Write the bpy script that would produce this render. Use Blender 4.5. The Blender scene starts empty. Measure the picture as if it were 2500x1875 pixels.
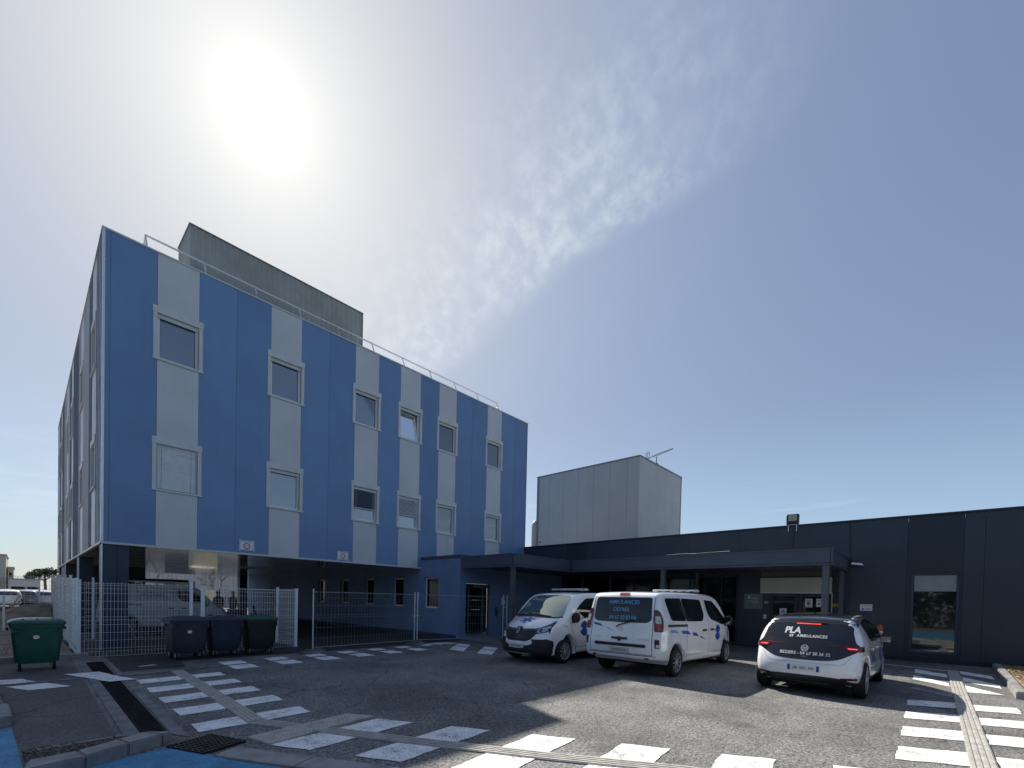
import bpy, bmesh, math, random
from mathutils import Vector, Matrix
from mathutils.bvhtree import BVHTree
from mathutils.geometry import tessellate_polygon
random.seed(7)
R = math.radians
SC = bpy.context.scene
COL = SC.collection
# ------------------------------------------------------------------ camera
cd = bpy.data.cameras.new('camera'); cam = bpy.data.objects.new('camera', cd); COL.objects.link(cam)
cd.sensor_width = 36; cd.lens = 15.84; cd.shift_y = 0.2178; cd.clip_end = 1500; cd.clip_start = 0.05
def cam_matrix(yaw, pitch, roll):
    f0 = Vector((math.cos(yaw), math.sin(yaw), 0)); r0 = Vector((math.sin(yaw), -math.cos(yaw), 0)); u0 = Vector((0, 0, 1))
    f = f0*math.cos(pitch)+u0*math.sin(pitch); u = u0*math.cos(pitch)-f0*math.sin(pitch)
    r = r0*math.cos(roll)+u*math.sin(roll); u = u*math.cos(roll)-r0*math.sin(roll)
    return Matrix(((r.x, u.x, -f.x, 0), (r.y, u.y, -f.y, 0), (r.z, u.z, -f.z, 1.7), (0, 0, 0, 1)))
cam.matrix_world = cam_matrix(0.7443, -0.0169, 0.0229)
SC.camera = cam
# ------------------------------------------------------------------ sun and sky
SUN_EL, SUN_AZ = R(42.45), R(72.3)          # azimuth counter-clockwise from +X
SUN = Vector((math.cos(SUN_EL)*math.cos(SUN_AZ), math.cos(SUN_EL)*math.sin(SUN_AZ), math.sin(SUN_EL)))
sl = bpy.data.lights.new('sun', 'SUN'); sl.energy = 4.9; sl.angle = R(0.55); sl.color = (1, 0.94, 0.84)
so = bpy.data.objects.new('sun', sl); COL.objects.link(so); so.rotation_euler = SUN.to_track_quat('Z', 'Y').to_euler()
so.location = (0, 0, 30)
wd = bpy.data.worlds.new('World'); SC.world = wd; wd.use_nodes = True
nt = wd.node_tree; nt.nodes.clear(); N = nt.nodes.new; LK = nt.links.new
def mth(op, a, b=None, c=None, tree=None, clamp=False):
    t = tree or nt; n = t.nodes.new('ShaderNodeMath'); n.operation = op; n.use_clamp = clamp
    for i, v in enumerate((a, b, c)):
        if v is None: continue
        if isinstance(v, (int, float)): n.inputs[i].default_value = v
        else: t.links.new(v, n.inputs[i])
    return n.outputs[0]
def vdot(v, d, tree=None):
    t = tree or nt; n = t.nodes.new('ShaderNodeVectorMath'); n.operation = 'DOT_PRODUCT'; t.links.new(v, n.inputs[0]); n.inputs[1].default_value = d; return n.outputs['Value']
def mrange(v, a, b, c, d, tree=None, smooth=True):
    t = tree or nt; n = t.nodes.new('ShaderNodeMapRange'); n.interpolation_type = 'SMOOTHSTEP' if smooth else 'LINEAR'
    t.links.new(v, n.inputs[0])
    for i, x in enumerate((a, b, c, d)): n.inputs[i+1].default_value = x
    return n.outputs[0]
def cmix(fac, a, b, tree=None, mode='MIX'):
    t = tree or nt; n = t.nodes.new('ShaderNodeMix'); n.data_type = 'RGBA'; n.blend_type = mode
    for i, v in ((0, fac), (6, a), (7, b)):
        if isinstance(v, (int, float)): n.inputs[i].default_value = v
        elif isinstance(v, tuple): n.inputs[i].default_value = (*v[:3], 1)
        else: t.links.new(v, n.inputs[i])
    return n.outputs[2]
def noise(vec, scale, detail=3, rough=.55, tree=None, dist=0):
    t = tree or nt; n = t.nodes.new('ShaderNodeTexNoise'); n.inputs['Scale'].default_value = scale; n.inputs['Detail'].default_value = detail
    n.inputs['Roughness'].default_value = rough; n.inputs['Distortion'].default_value = dist
    if vec is not None: t.links.new(vec, n.inputs['Vector'])
    return n.outputs['Fac']
sky = N('ShaderNodeTexSky'); sky.sky_type = 'NISHITA'; sky.sun_disc = False; sky.sun_elevation = SUN_EL; sky.sun_rotation = math.pi/2-SUN_AZ
sky.air_density = 1.0; sky.dust_density = 1.0; sky.ozone_density = 1.0
DIR = N('ShaderNodeTexCoord').outputs['Generated']
# sky base: desaturate the Nishita sky a little (thin high haze)
hsv = N('ShaderNodeHueSaturation'); hsv.inputs['Saturation'].default_value = 0.84; hsv.inputs['Hue'].default_value = 0.507; LK(sky.outputs[0], hsv.inputs['Color'])
bw_ = N('ShaderNodeRGBToBW'); LK(hsv.outputs[0], bw_.inputs[0])
bs = N('ShaderNodeVectorMath'); bs.operation = 'SCALE'; LK(hsv.outputs[0], bs.inputs[0]); LK(mth('DIVIDE', 1.0, mth('ADD', 1.0, mth('DIVIDE', bw_.outputs[0], 4.0))), bs.inputs['Scale'])
base = cmix(1.0, bs.outputs[0], (.945, .995, 1.03), mode='MULTIPLY')
# aureole round the sun in thin cirrus
c0 = vdot(DIR, SUN)
rad = mth('ARCCOSINE', mth('MINIMUM', c0, 0.99999))
g1 = mth('MULTIPLY', mth('EXPONENT', mth('MULTIPLY', mth('DIVIDE', rad, 0.018), -1.0)), 5.0)
g2 = mth('MULTIPLY', mth('EXPONENT', mth('MULTIPLY', mth('DIVIDE', rad, 0.13), -1.0)), 2.15)
g3 = mth('MULTIPLY', mth('EXPONENT', mth('MULTIPLY', mth('POWER', mth('DIVIDE', rad, 0.60), 2.0), -1.0)), 0.45)
glow = mth('ADD', mth('ADD', g1, g2), g3)
# a band of mottled high cloud crossing the sky from low behind the roofs up to the right
nb = Vector((-0.68, 0.09, 0.72)).normalized()
bd = vdot(DIR, nb)
wob = noise(DIR, 3.0, 2, .5)
bw = mth('ADD', bd, mth('MULTIPLY', mth('SUBTRACT', wob, 0.5), 0.10))
edge = mth('MULTIPLY', mrange(bw, -0.012, 0.035, 0, 1), mrange(bw, 0.05, 0.30, 1, 0))
puff = noise(DIR, 34.0, 5, .6); puff2 = noise(DIR, 9.0, 3, .6)
cl = mth('MULTIPLY', edge, mth('ADD', 0.30, mth('MULTIPLY', mrange(puff, .30, .80, 0, 1), mrange(puff2, .30, .62, .35, 1.1))))
cz = N('ShaderNodeSeparateXYZ'); LK(DIR, cz.inputs[0])
near = mrange(c0, 0.70, 0.92, 0.0, 1.0)
cl = mth('MULTIPLY', mth('MULTIPLY', cl, near), 1.0)
# wisps low over the horizon
stv = N('ShaderNodeMapping'); stv.inputs['Scale'].default_value = (1.6, 1.6, 22.0); LK(DIR, stv.inputs['Vector'])
wisp = mth('MULTIPLY', mrange(noise(stv.outputs[0], 2.2, 3, .5), .56, .70, 0, 1), mth('MULTIPLY', mrange(cz.outputs[2], .09, .14, 0, 1), mrange(cz.outputs[2], .17, .26, 1, 0)))
skyc = cmix(1.0, base, (0, 0, 0), mode='ADD')
gl = N('ShaderNodeMix'); gl.data_type = 'RGBA'; gl.blend_type = 'ADD'; gl.inputs[0].default_value = 1.0; LK(skyc, gl.inputs[6])
gc = N('ShaderNodeVectorMath'); gc.operation = 'SCALE'; gc.inputs[0].default_value = (0.95, 1.0, 0.97); LK(glow, gc.inputs['Scale']); LK(gc.outputs[0], gl.inputs[7])
hb = mrange(cz.outputs[2], .0, .40, 1, 0)
haze = N('ShaderNodeVectorMath'); haze.operation = 'SCALE'; haze.inputs[0].default_value = (.8, 1.4, 2.2); LK(mth("MULTIPLY", hb, 0.62), haze.inputs['Scale'])
s3 = cmix(1.0, gl.outputs[2], haze.outputs[0], mode='ADD')
s4 = cmix(mth('MULTIPLY', cl, 0.36), s3, (4.6, 5.0, 5.1))
s5 = cmix(mth('MULTIPLY', wisp, 0.14), s4, (4.4, 5.0, 5.4))
bg = N('ShaderNodeBackground'); bg.inputs['Strength'].default_value = 0.13; LK(s5, bg.inputs['Color'])
wo = N('ShaderNodeOutputWorld'); LK(bg.outputs[0], wo.inputs['Surface'])
vs = SC.view_settings; vs.view_transform = 'Standard'; vs.look = 'None'; vs.gamma = 1; vs.exposure = 0.62; vs.use_curve_mapping = False
# ------------------------------------------------------------------ helpers
def mat(name, col, rough=.6, metal=0, var=.10, scale=2.5, bump=0., bscale=60, coat=0, spec=.5, ior=1.45, emit=None, es=1., streak=0.):
    m = bpy.data.materials.new(name); m.use_nodes = True; t = m.node_tree; b = t.nodes['Principled BSDF']
    tc = t.nodes.new('ShaderNodeTexCoord').outputs['Object']
    c = tuple(col)
    if var:
        f = noise(tc, scale, 4, .6, tree=t)
        f = mrange(f, .3, .7, 0, 1, tree=t)
        lo = tuple(x*(1-var) for x in c); hi = tuple(min(1, x*(1+var)) for x in c)
        o = cmix(f, lo, hi, tree=t)
        if streak:
            mp_ = t.nodes.new('ShaderNodeMapping'); mp_.inputs['Scale'].default_value = (9, 9, .35); t.links.new(tc, mp_.inputs['Vector'])
            sf = mrange(noise(mp_.outputs[0], 1.0, 4, .65, tree=t), .45, .8, 0, streak, tree=t)
            o = cmix(sf, o, tuple(x*.55 for x in c), tree=t)
        t.links.new(o, b.inputs['Base Color'])
        rr = mrange(noise(tc, scale*2.7, 3, .6, tree=t), .3, .7, max(0, rough*(1-.18)), min(1, rough*(1+.18)), tree=t); t.links.new(rr, b.inputs['Roughness'])
    else:
        b.inputs['Base Color'].default_value = (*c, 1); b.inputs['Roughness'].default_value = rough
    b.inputs['Metallic'].default_value = metal; b.inputs['Specular IOR Level'].default_value = spec; b.inputs['IOR'].default_value = ior
    b.inputs['Coat Weight'].default_value = coat; b.inputs['Coat Roughness'].default_value = .04
    if bump:
        bn = t.nodes.new('ShaderNodeBump'); bn.inputs['Strength'].default_value = bump; bn.inputs['Distance'].default_value = .01
        t.links.new(noise(tc, bscale, 3, .6, tree=t), bn.inputs['Height']); t.links.new(bn.outputs[0], b.inputs['Normal'])
    if emit:
        b.inputs['Emission Color'].default_value = (*emit, 1); b.inputs['Emission Strength'].default_value = es
    return m
class MB:
    def __init__(s): s.v = []; s.f = []
    def add(s, v, f):
        o = len(s.v); s.v += [tuple(p) for p in v]; s.f += [tuple(i+o for i in q) for q in f]; return s
    def box(s, x0, y0, z0, x1, y1, z1):
        return s.add([(x0, y0, z0), (x1, y0, z0), (x1, y1, z0), (x0, y1, z0), (x0, y0, z1), (x1, y0, z1), (x1, y1, z1), (x0, y1, z1)],
                     [(3, 2, 1, 0), (4, 5, 6, 7), (0, 1, 5, 4), (1, 2, 6, 5), (2, 3, 7, 6), (3, 0, 4, 7)])
    def prism(s, p, z0, z1):
        n = len(p); a = sum(p[i][0]*p[(i+1) % n][1]-p[(i+1) % n][0]*p[i][1] for i in range(n))
        if a < 0: p = p[::-1]
        g = lambda z, q: z(q[0], q[1]) if callable(z) else z
        v = [(q[0], q[1], g(z0, q)) for q in p]+[(q[0], q[1], g(z1, q)) for q in p]
        return s.add(v, [tuple(range(n))[::-1], tuple(range(n, 2*n))]+[(i, (i+1) % n, n+(i+1) % n, n+i) for i in range(n)])
    def tube(s, a, b, r, n=8, r2=None, cap=True):
        a = Vector(a); b = Vector(b); d = (b-a).normalized(); u = d.orthogonal().normalized(); w = d.cross(u); r2 = r if r2 is None else r2
        v = []
        for k in range(n):
            t = 2*math.pi*k/n; v.append(a+(u*math.cos(t)+w*math.sin(t))*r)
        for k in range(n):
            t = 2*math.pi*k/n; v.append(b+(u*math.cos(t)+w*math.sin(t))*r2)
        f = [(k, (k+1) % n, n+(k+1) % n, n+k) for k in range(n)]
        if cap: f += [tuple(range(n))[::-1], tuple(range(n, 2*n))]
        return s.add(v, f)
    def path(s, pts, r, n=8):
        for a, b in zip(pts, pts[1:]): s.tube(a, b, r, n)
        return s
    def lathe(s, prof, o, ax, n=24):   # prof: (along axis, radius)
        o = Vector(o); d = Vector(ax).normalized(); u = d.orthogonal().normalized(); w = d.cross(u); m = len(prof); v = []
        for h, r in prof:
            for k in range(n):
                t = 2*math.pi*k/n; v.append(o+d*h+(u*math.cos(t)+w*math.sin(t))*r)
        f = [(j*n+k, j*n+(k+1) % n, (j+1)*n+(k+1) % n, (j+1)*n+k) for j in range(m-1) for k in range(n)]
        if prof[0][1] > 0: f.append(tuple(range(n))[::-1])
        if prof[-1][1] > 0: f.append(tuple(range((m-1)*n, m*n)))
        return s.add(v, f)
    def obox(s, c, sx, sy, sz, M=None, rz=0):
        M = M or Matrix.Rotation(rz, 3, 'Z'); c = Vector(c); v = []
        for z in (-.5, .5):
            for x, y in ((-.5, -.5), (.5, -.5), (.5, .5), (-.5, .5)): v.append(c+M @ Vector((x*sx, y*sy, z*sz)))
        return s.add(v, [(3, 2, 1, 0), (4, 5, 6, 7), (0, 1, 5, 4), (1, 2, 6, 5), (2, 3, 7, 6), (3, 0, 4, 7)])
    def mesh(s, name):
        me = bpy.data.meshes.new(name); me.from_pydata(s.v, [], s.f); me.update(); return me
def add(name, mb, m, parent=None, smooth=None, bev=0, kind=None, local=False, label=None, cat=None, group=None):
    me = mb.mesh(name) if isinstance(mb, MB) else mb
    if m is not None and not me.materials: me.materials.append(m)
    if bev:
        bm = bmesh.new(); bm.from_mesh(me)
        es = [e for e in bm.edges if len(e.link_faces) == 2 and e.calc_face_angle(0) > .6]
        bmesh.ops.bevel(bm, geom=es, offset=bev, segments=2, affect='EDGES', clamp_overlap=True); bm.to_mesh(me); bm.free()
    if smooth is not None:
        me.polygons.foreach_set('use_smooth', [True]*len(me.polygons)); me.set_sharp_from_angle(angle=R(smooth))
    o = bpy.data.objects.new(name, me); COL.objects.link(o)
    if parent:
        o.parent = parent
        if parent.type == 'EMPTY' and not local and not parent.get('_l'): o.location = -parent.location
    if kind: o['kind'] = kind
    if label: o['label'] = label
    if cat: o['category'] = cat
    if group: o['group'] = group
    return o
def thing(name, label, cat, loc=(0, 0, 0), rz=0, group=None):
    o = bpy.data.objects.new(name, None); COL.objects.link(o); o.location = loc; o.rotation_euler[2] = rz; o.empty_display_size = .1
    o['label'] = label; o['category'] = cat
    if group: o['group'] = group
    return o
def dup(root, loc=None, rz=None, label=None, skip=()):
    r = root.copy(); COL.objects.link(r)
    if loc is not None: r.location = loc
    if rz is not None: r.rotation_euler[2] = rz
    if label: r['label'] = label
    for ch in list(root.children):
        if ch.name.split('.')[0] in skip: continue
        c = ch.copy(); COL.objects.link(c); c.parent = r
        for gch in ch.children:
            d = gch.copy(); COL.objects.link(d); d.parent = c
    return r
def text_mesh(s, size=1., shear=0., bold=0., align='LEFT', ext=0., space=1.):
    cu = bpy.data.curves.new('t', 'FONT'); cu.body = s; cu.size = size; cu.shear = shear; cu.offset = bold; cu.align_x = align; cu.align_y = 'CENTER'; cu.extrude = ext
    cu.space_character = space; cu.resolution_u = 3
    o = bpy.data.objects.new('t', cu); COL.objects.link(o)
    dg = bpy.context.evaluated_depsgraph_get(); me = bpy.data.meshes.new_from_object(o.evaluated_get(dg))
    bpy.data.objects.remove(o); bpy.data.curves.remove(cu); me.materials.clear(); return me
def place_mesh(me, M):
    me.transform(M); me.update(); return me
def frame_M(o, u, v):   # local x->u, y->v, z->u x v
    u = Vector(u).normalized(); v = Vector(v).normalized(); w = u.cross(v); o = Vector(o)
    return Matrix(((u.x, v.x, w.x, o.x), (u.y, v.y, w.y, o.y), (u.z, v.z, w.z, o.z), (0, 0, 0, 1)))
# ------------------------------------------------------------------ ground materials
def asphalt(name, base, spread=.55, warm=(1, 1, 1), patch=.32):
    m = bpy.data.materials.new(name); m.use_nodes = True; t = m.node_tree; b = t.nodes['Principled BSDF']
    tc = t.nodes.new('ShaderNodeTexCoord').outputs['Object']
    vo = t.nodes.new('ShaderNodeTexVoronoi'); vo.inputs['Scale'].default_value = 70; t.links.new(tc, vo.inputs['Vector'])
    sp = t.nodes.new('ShaderNodeSeparateColor'); t.links.new(vo.outputs['Color'], sp.inputs[0])
    st = mth('ADD', mth('MULTIPLY', sp.outputs[0], .55, tree=t), mth('MULTIPLY', mrange(noise(tc, 24, 4, .75, tree=t), .28, .72, 0, 1, tree=t), .65, tree=t), tree=t)
    c = tuple(base*w for w in warm)
    o = cmix(mrange(st, .15, 1.05, 0, 1, tree=t, smooth=False), tuple(x*(1-spread) for x in c), tuple(x*(1+spread*1.5) for x in c), tree=t)
    big = mrange(noise(tc, .55, 5, .6, tree=t), .3, .7, 1-patch, 1+patch, tree=t)
    med = mrange(noise(tc, 4.5, 3, .6, tree=t), .3, .7, .9, 1.1, tree=t)
    mm = t.nodes.new('ShaderNodeVectorMath'); mm.operation = 'SCALE'; t.links.new(o, mm.inputs[0]); t.links.new(mth('MULTIPLY', big, med, tree=t), mm.inputs['Scale'])
    o = mm.outputs[0]
    # fine cracks and paler worn lanes
    wv = t.nodes.new('ShaderNodeVectorMath'); wv.operation = 'ADD'; t.links.new(tc, wv.inputs[0])
    nv = t.nodes.new('ShaderNodeTexNoise'); nv.inputs['Scale'].default_value = 1.6; nv.inputs['Detail'].default_value = 4; t.links.new(tc, nv.inputs['Vector'])
    sv = t.nodes.new('ShaderNodeVectorMath'); sv.operation = 'SCALE'; sv.inputs['Scale'].default_value = .7; t.links.new(nv.outputs['Color'], sv.inputs[0]); t.links.new(sv.outputs[0], wv.inputs[1])
    ve = t.nodes.new('ShaderNodeTexVoronoi'); ve.feature = 'DISTANCE_TO_EDGE'; ve.inputs['Scale'].default_value = .33; t.links.new(wv.outputs[0], ve.inputs['Vector'])
    cr = mth('MULTIPLY', mrange(ve.outputs['Distance'], .002, .008, .75, 0, tree=t), mrange(noise(tc, .35, 3, .5, tree=t), .42, .54, 0, 1, tree=t), tree=t)
    o = cmix(cr, o, tuple(x*.3 for x in c), tree=t)
    # oil drips
    v2 = t.nodes.new('ShaderNodeTexVoronoi'); v2.inputs['Scale'].default_value = .42; t.links.new(tc, v2.inputs['Vector'])
    nz = noise(tc, 7, 3, .6, tree=t)
    sp2 = mrange(mth('ADD', v2.outputs['Distance'], mth('MULTIPLY', nz, .12, tree=t), tree=t), .10, .17, .5, 0, tree=t)
    o = cmix(sp2, o, tuple(x*.35 for x in c), tree=t)
    t.links.new(o, b.inputs['Base Color']); b.inputs['Roughness'].default_value = .78; b.inputs['Specular IOR Level'].default_value = .35
    bn = t.nodes.new('ShaderNodeBump'); bn.inputs['Strength'].default_value = .55; bn.inputs['Distance'].default_value = .012
    t.links.new(st, bn.inputs['Height']); t.links.new(bn.outputs[0], b.inputs['Normal'])
    return m
def paint(name, col, wear=.5, under=(.05, .05, .052), bigwear=0.):
    m = bpy.data.materials.new(name); m.use_nodes = True; t = m.node_tree; b = t.nodes['Principled BSDF']
    tc = t.nodes.new('ShaderNodeTexCoord').outputs['Object']
    n1 = noise(tc, 75, 3, .75, tree=t); n2 = noise(tc, 3.2, 4, .6, tree=t)
    k = mth('ADD', n1, mth('MULTIPLY', n2, .45, tree=t), tree=t)
    f = mrange(k, .80-.22*wear, .86-.14*wear, 0, 1, tree=t)
    cc = cmix(mrange(noise(tc, 5, 4, .6, tree=t), .3, .7, 0, 1, tree=t), tuple(x*.86 for x in col), col, tree=t)
    if bigwear:
        f = mth('MAXIMUM', f, mrange(noise(tc, 2.6, 5, .68, tree=t), .62-.2*bigwear, .75-.2*bigwear, 0, .55, tree=t), tree=t)
    o = cmix(f, cc, under, tree=t)
    t.links.new(o, b.inputs['Base Color']); b.inputs['Roughness'].default_value = .7
    bn = t.nodes.new('ShaderNodeBump'); bn.inputs['Strength'].default_value = .5; bn.inputs['Distance'].default_value = .008
    t.links.new(noise(tc, 60, 3, .7, tree=t), bn.inputs['Height']); t.links.new(bn.outputs[0], b.inputs['Normal'])
    return m
ASPH = asphalt('asphalt', .130, .85, (1.01, 1.0, .965))
ASPHP = asphalt('asphalt_pale', .095, .45, (1, 1, 1), .15)
ASPHD = asphalt('asphalt_new_dark', .032, .4, (.98, 1, 1.04), .15)
WHITE = paint('road_paint_white', (.88, .88, .87), .04, bigwear=.25)
WHITEW = paint('road_paint_worn', (.55, .55, .55), .8)
GREYL = paint('road_line_grey', (.33, .33, .34), .6)
BLUEP = paint('bay_paint_blue', (.07, .29, .50), .35, (.03, .14, .26), .6)
CONC = mat('concrete', (.26, .255, .25), .85, var=.22, scale=3, bump=.35, bscale=45)
CONCD = mat('concrete_dark', (.17, .17, .17), .85, var=.3, scale=2.2, bump=.35, bscale=45)
TACT = mat('tactile_resin', (.40, .385, .35), .6, var=.18, scale=7, bump=.2, bscale=60)
RUB = mat('drain_cover_black', (.010, .011, .014), .85, var=.25, scale=9, bump=.4, bscale=90, spec=.15)
IRON = mat('cast_iron', (.055, .048, .045), .5, metal=.6, var=.3, scale=14, bump=.3, bscale=50)
DIRT = mat('dirt', (.20, .155, .11), .95, var=.4, scale=1.5, bump=1., bscale=9)
FARG = mat('far_ground', (.17, .165, .155), .9, var=.3, scale=.2)
# ------------------------------------------------------------------ ground sheets
def sheet(name, poly, z, m, parent=None, kind=None, th=.0):
    mb = MB(); n = len(poly); a = sum(poly[i][0]*poly[(i+1) % n][1]-poly[(i+1) % n][0]*poly[i][1] for i in range(n))
    p = poly if a > 0 else poly[::-1]
    if name.startswith('painted'):      # brushed on by hand: slightly ragged outline
        q = []
        for i in range(n):
            A_, B_ = Vector(p[i]), Vector(p[(i+1) % n]); L = (B_-A_).length; k = max(2, int(L/.07)); d_ = (B_-A_).normalized(); nn = Vector((-d_.y, d_.x)); ph = random.uniform(0, 6)
            for j in range(k): q.append(tuple(A_+(B_-A_)*j/k+nn*((random.uniform(-.006, .006)+.006*math.sin(ph+j*.9)) if j else 0)))
        p = q; n = len(p)
    if th: mb.prism(p, z-th, z)
    else: mb.add([(x, y, z) for x, y in p], [tuple(range(n))])
    return add(name, mb, m, parent, kind=kind)
far = sheet('ground', [(-400, -400), (500, -400), (500, 600), (-400, 600)], -.02, FARG, kind='structure')
road = sheet('car_park', [(-60, -60), (60, -60), (60, 15.6), (6.2, 15.6), (6.2, 60), (-.3, 60), (-.3, 15.25), (-60, 15.25)], 0., ASPH, kind='structure')
Z1, Z2, Z3 = .004, .008, .012
sheet('asphalt_patch', [(1.35, 13.5), (1.38, 12.32), (2.51, 12.31), (2.66, 13.5)], Z1, ASPHD, road)
sheet('asphalt_patch', [(6.2, 15.6), (6.2, 13.35), (12.3, 13.75), (12.3, 60), (6.2, 60)], Z1, ASPHD, road)
sheet('asphalt_patch', [(1.4, 15.6), (1.42, 13.55), (6.19, 13.3), (6.19, 60), (.0, 60), (.0, 15.7)], Z1, ASPHD, road)
sheet('asphalt_patch', [(-3, 15), (.80, 15), (.74, 6.85), (-.0, 6.80), (-.28, 11.5), (-3, 11.5)], Z1, ASPHP, road)
# left crossing
for y in (10.5, 9.48, 8.47, 7.46, 6.43):
    h = .50 if y > 7 else .47
    sheet('painted_stripe', [(1.46+random.uniform(-.02, .02), y), (2.84, y+.09), (2.84, y+h+.07), (1.46, y+h)], Z2, WHITE, road)
# front crossing
for k in range(9):
    bx, by = 3.335+.508*k, 5.555-.973*k
    lx, ly = -1.46, -.165
    s_ = 0.25, -.487
    sheet('painted_stripe', [(bx, by), (bx+s_[0], by+s_[1]), (bx+s_[0]+lx, by+s_[1]+ly), (bx+lx, by+ly)], Z2, WHITE, road)
# block marking along the building front
for k in range(-1, 8):
    x = 3.22+1.047*k; yo = 11.98+.105*k
    if k < 0: continue
    sheet('painted_stripe', [(x, yo+.10), (x+.50, yo+.12), (x+.50, yo+.72), (x, yo+.70)], Z2, WHITE, road)
    if k < 6: sheet('painted_stripe', [(x, yo-.70), (x+.50, yo-.68), (x+.50, yo-.02), (x, yo-.04)], Z2, WHITE, road)
sheet('painted_line', [(1.35, 11.62), (1.35, 11.76), (2.8, 12.0), (10.35, 12.93), (10.35, 12.80), (2.8, 11.88)], Z3, GREYL, road)
sheet('painted_stripe', [(9.51, 11.53), (11.07, 12.88), (11.08, 12.21), (9.5, 10.82)], Z2, WHITE, road)
sheet('painted_stripe', [(9.54, 10.22), (11.14, 11.55), (11.16, 10.9), (9.61, 9.64)], Z2, WHITE, road)
sheet('painted_stripe', [(9.96, 13.4), (10.54, 13.5), (10.85, 13.13), (10.16, 12.8)], Z3+.004, WHITE, road)
sheet('painted_line', [(10.35, 12.9), (10.25, 12.8), (10.5, 10.0), (10.62, 10.0)], Z3, GREYL, road)
sheet('painted_stripe', [(-1.2, 12.6), (-.02, 12.41), (.18, 11.84), (-1.2, 12.0)], Z2, WHITE, road)
sheet('painted_stripe', [(-.2, 11.54), (.29, 11.63), (.58, 10.98), (.07, 10.94)], Z2, WHITE, road)
sheet('painted_stripe', [(.55, 12.49), (1.07, 12.50), (1.29, 11.53), (1.50, 11.03), (1.07, 11.02), (.9, 11.58), (.73, 12.0)], Z3+.008, WHITE, road)
sheet('painted_line', [(-3, 11.55), (-3, 11.68), (.95, 11.90), (.95, 11.77)], Z3, GREYL, road)
# right crossing
for k in range(6):
    x = 6.65-1.29*1+1.29*k; sk = .32
    if k == 5: continue
    sheet('painted_stripe', [(x, .215), (x+.64, .215), (x+.64+sk, -.42), (x+sk, -.42)], Z2, WHITE, road)
    sheet('painted_stripe', [(x+sk+.02, -.63), (x+sk+.64, -.63), (x+sk+.9, -1.20), (x+sk+.28, -1.20)], Z2, WHITE, road)
for q in ([(16.94, .19), (16.34, -.42), (15.53, -.42), (16.04, .2)], [(15.41, .21), (14.40, -.41), (13.78, -.42), (14.49, .2)],
          [(17.5, -.70), (16.93, -1.27), (16.12, -1.27), (16.69, -.71)], [(16.02, -.69), (15.04, -1.25), (14.36, -1.24), (14.97, -.67)], [(14.31, -.67), (13.34, -1.2), (13.12, -.63)]):
    sheet('painted_stripe', q, Z2, WHITE, road)
sheet('painted_stripe', [(12.6, .2), (13.0, .2), (12.75, -.42), (12.2, -.42)], Z2, WHITEW, road)
sheet('painted_line', [(17.72, .95), (17.6, .95), (17.15, -.46), (17.30, -.46)], Z2, WHITE, road)
sheet('painted_line', [(17.72, 4.6), (17.6, 4.6), (17.6, .95), (17.72, .95)], Z2, WHITE, road)
# ------------------------------------------------------------------ tactile guide strips: base strip with four raised ribs each
def tactile(name, pts, w, label):
    t = thing(name, label, 'guide strip', (*pts[0], 0), group='raised guide strips on the car park')
    P = [Vector(p) for p in pts]
    def off(d):
        out = []
        for i, p in enumerate(P):
            a = (P[i]-P[i-1]).normalized() if i else (P[1]-P[0]).normalized(); b = (P[i+1]-P[i]).normalized() if i < len(P)-1 else a
            n = ((a+b)/2).normalized(); nn = Vector((-n.y, n.x)); out.append(p+nn*d)
        return out
    def band(d0, d1, z0, z1):
        mb = MB(); A = off(d0); B = off(d1)
        for i in range(len(A)-1): mb.prism([tuple(A[i]), tuple(A[i+1]), tuple(B[i+1]), tuple(B[i])], z0, z1)
        return mb
    add('strip_base', band(-w/2, w/2, .001, .0165), TACT, t)
    for k in range(4):
        c = (-1.5+k)*w/4; add('rib', band(c-w*.07, c+w*.07, .0165, .0245), TACT, t)
    return t
tactile('tactile_strip', [(2.235, 11.72), (2.19, 9.5), (2.13, 7.4), (2.10, 6.48)], .22, 'raised beige guide strip running up the middle of the left crossing')
tactile('tactile_strip', [(2.105, 6.45), (2.36, 5.93), (3.05, 4.53), (3.88, 2.93), (4.5, 1.85), (5.6, -.3)], .22, 'raised beige guide strip along the front crossing')
tactile('tactile_strip', [(17.4, -.57), (14, -.545), (10.7, -.53), (6.9, -.50), (3.5, -.48)], .22, 'raised beige guide strip down the right crossing')
# stud plate
q = [(1.78, 5.79), (1.87, 5.37), (3.33, 5.66), (3.13, 6.02)]
t = thing('stud_plate', 'grey warning plate of small round studs beside the drain grate', 'warning plate', (2.5, 5.7, 0))
mb = MB(); mb.prism(q, .001, .028); add('plate', mb, TACT, t)
mb = MB()
for i in range(24):
    for j in range(6):
        a, b = (i+.5)/24, (j+.5)/6
        x = (q[0][0]*(1-a)+q[3][0]*a)*(1-b)+(q[1][0]*(1-a)+q[2][0]*a)*b; y = (q[0][1]*(1-a)+q[3][1]*a)*(1-b)+(q[1][1]*(1-a)+q[2][1]*a)*b
        mb.tube((x, y, .027), (x, y, .034), .016, 6, .010)
add('studs', mb, TACT, t, kind='stuff')
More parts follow.
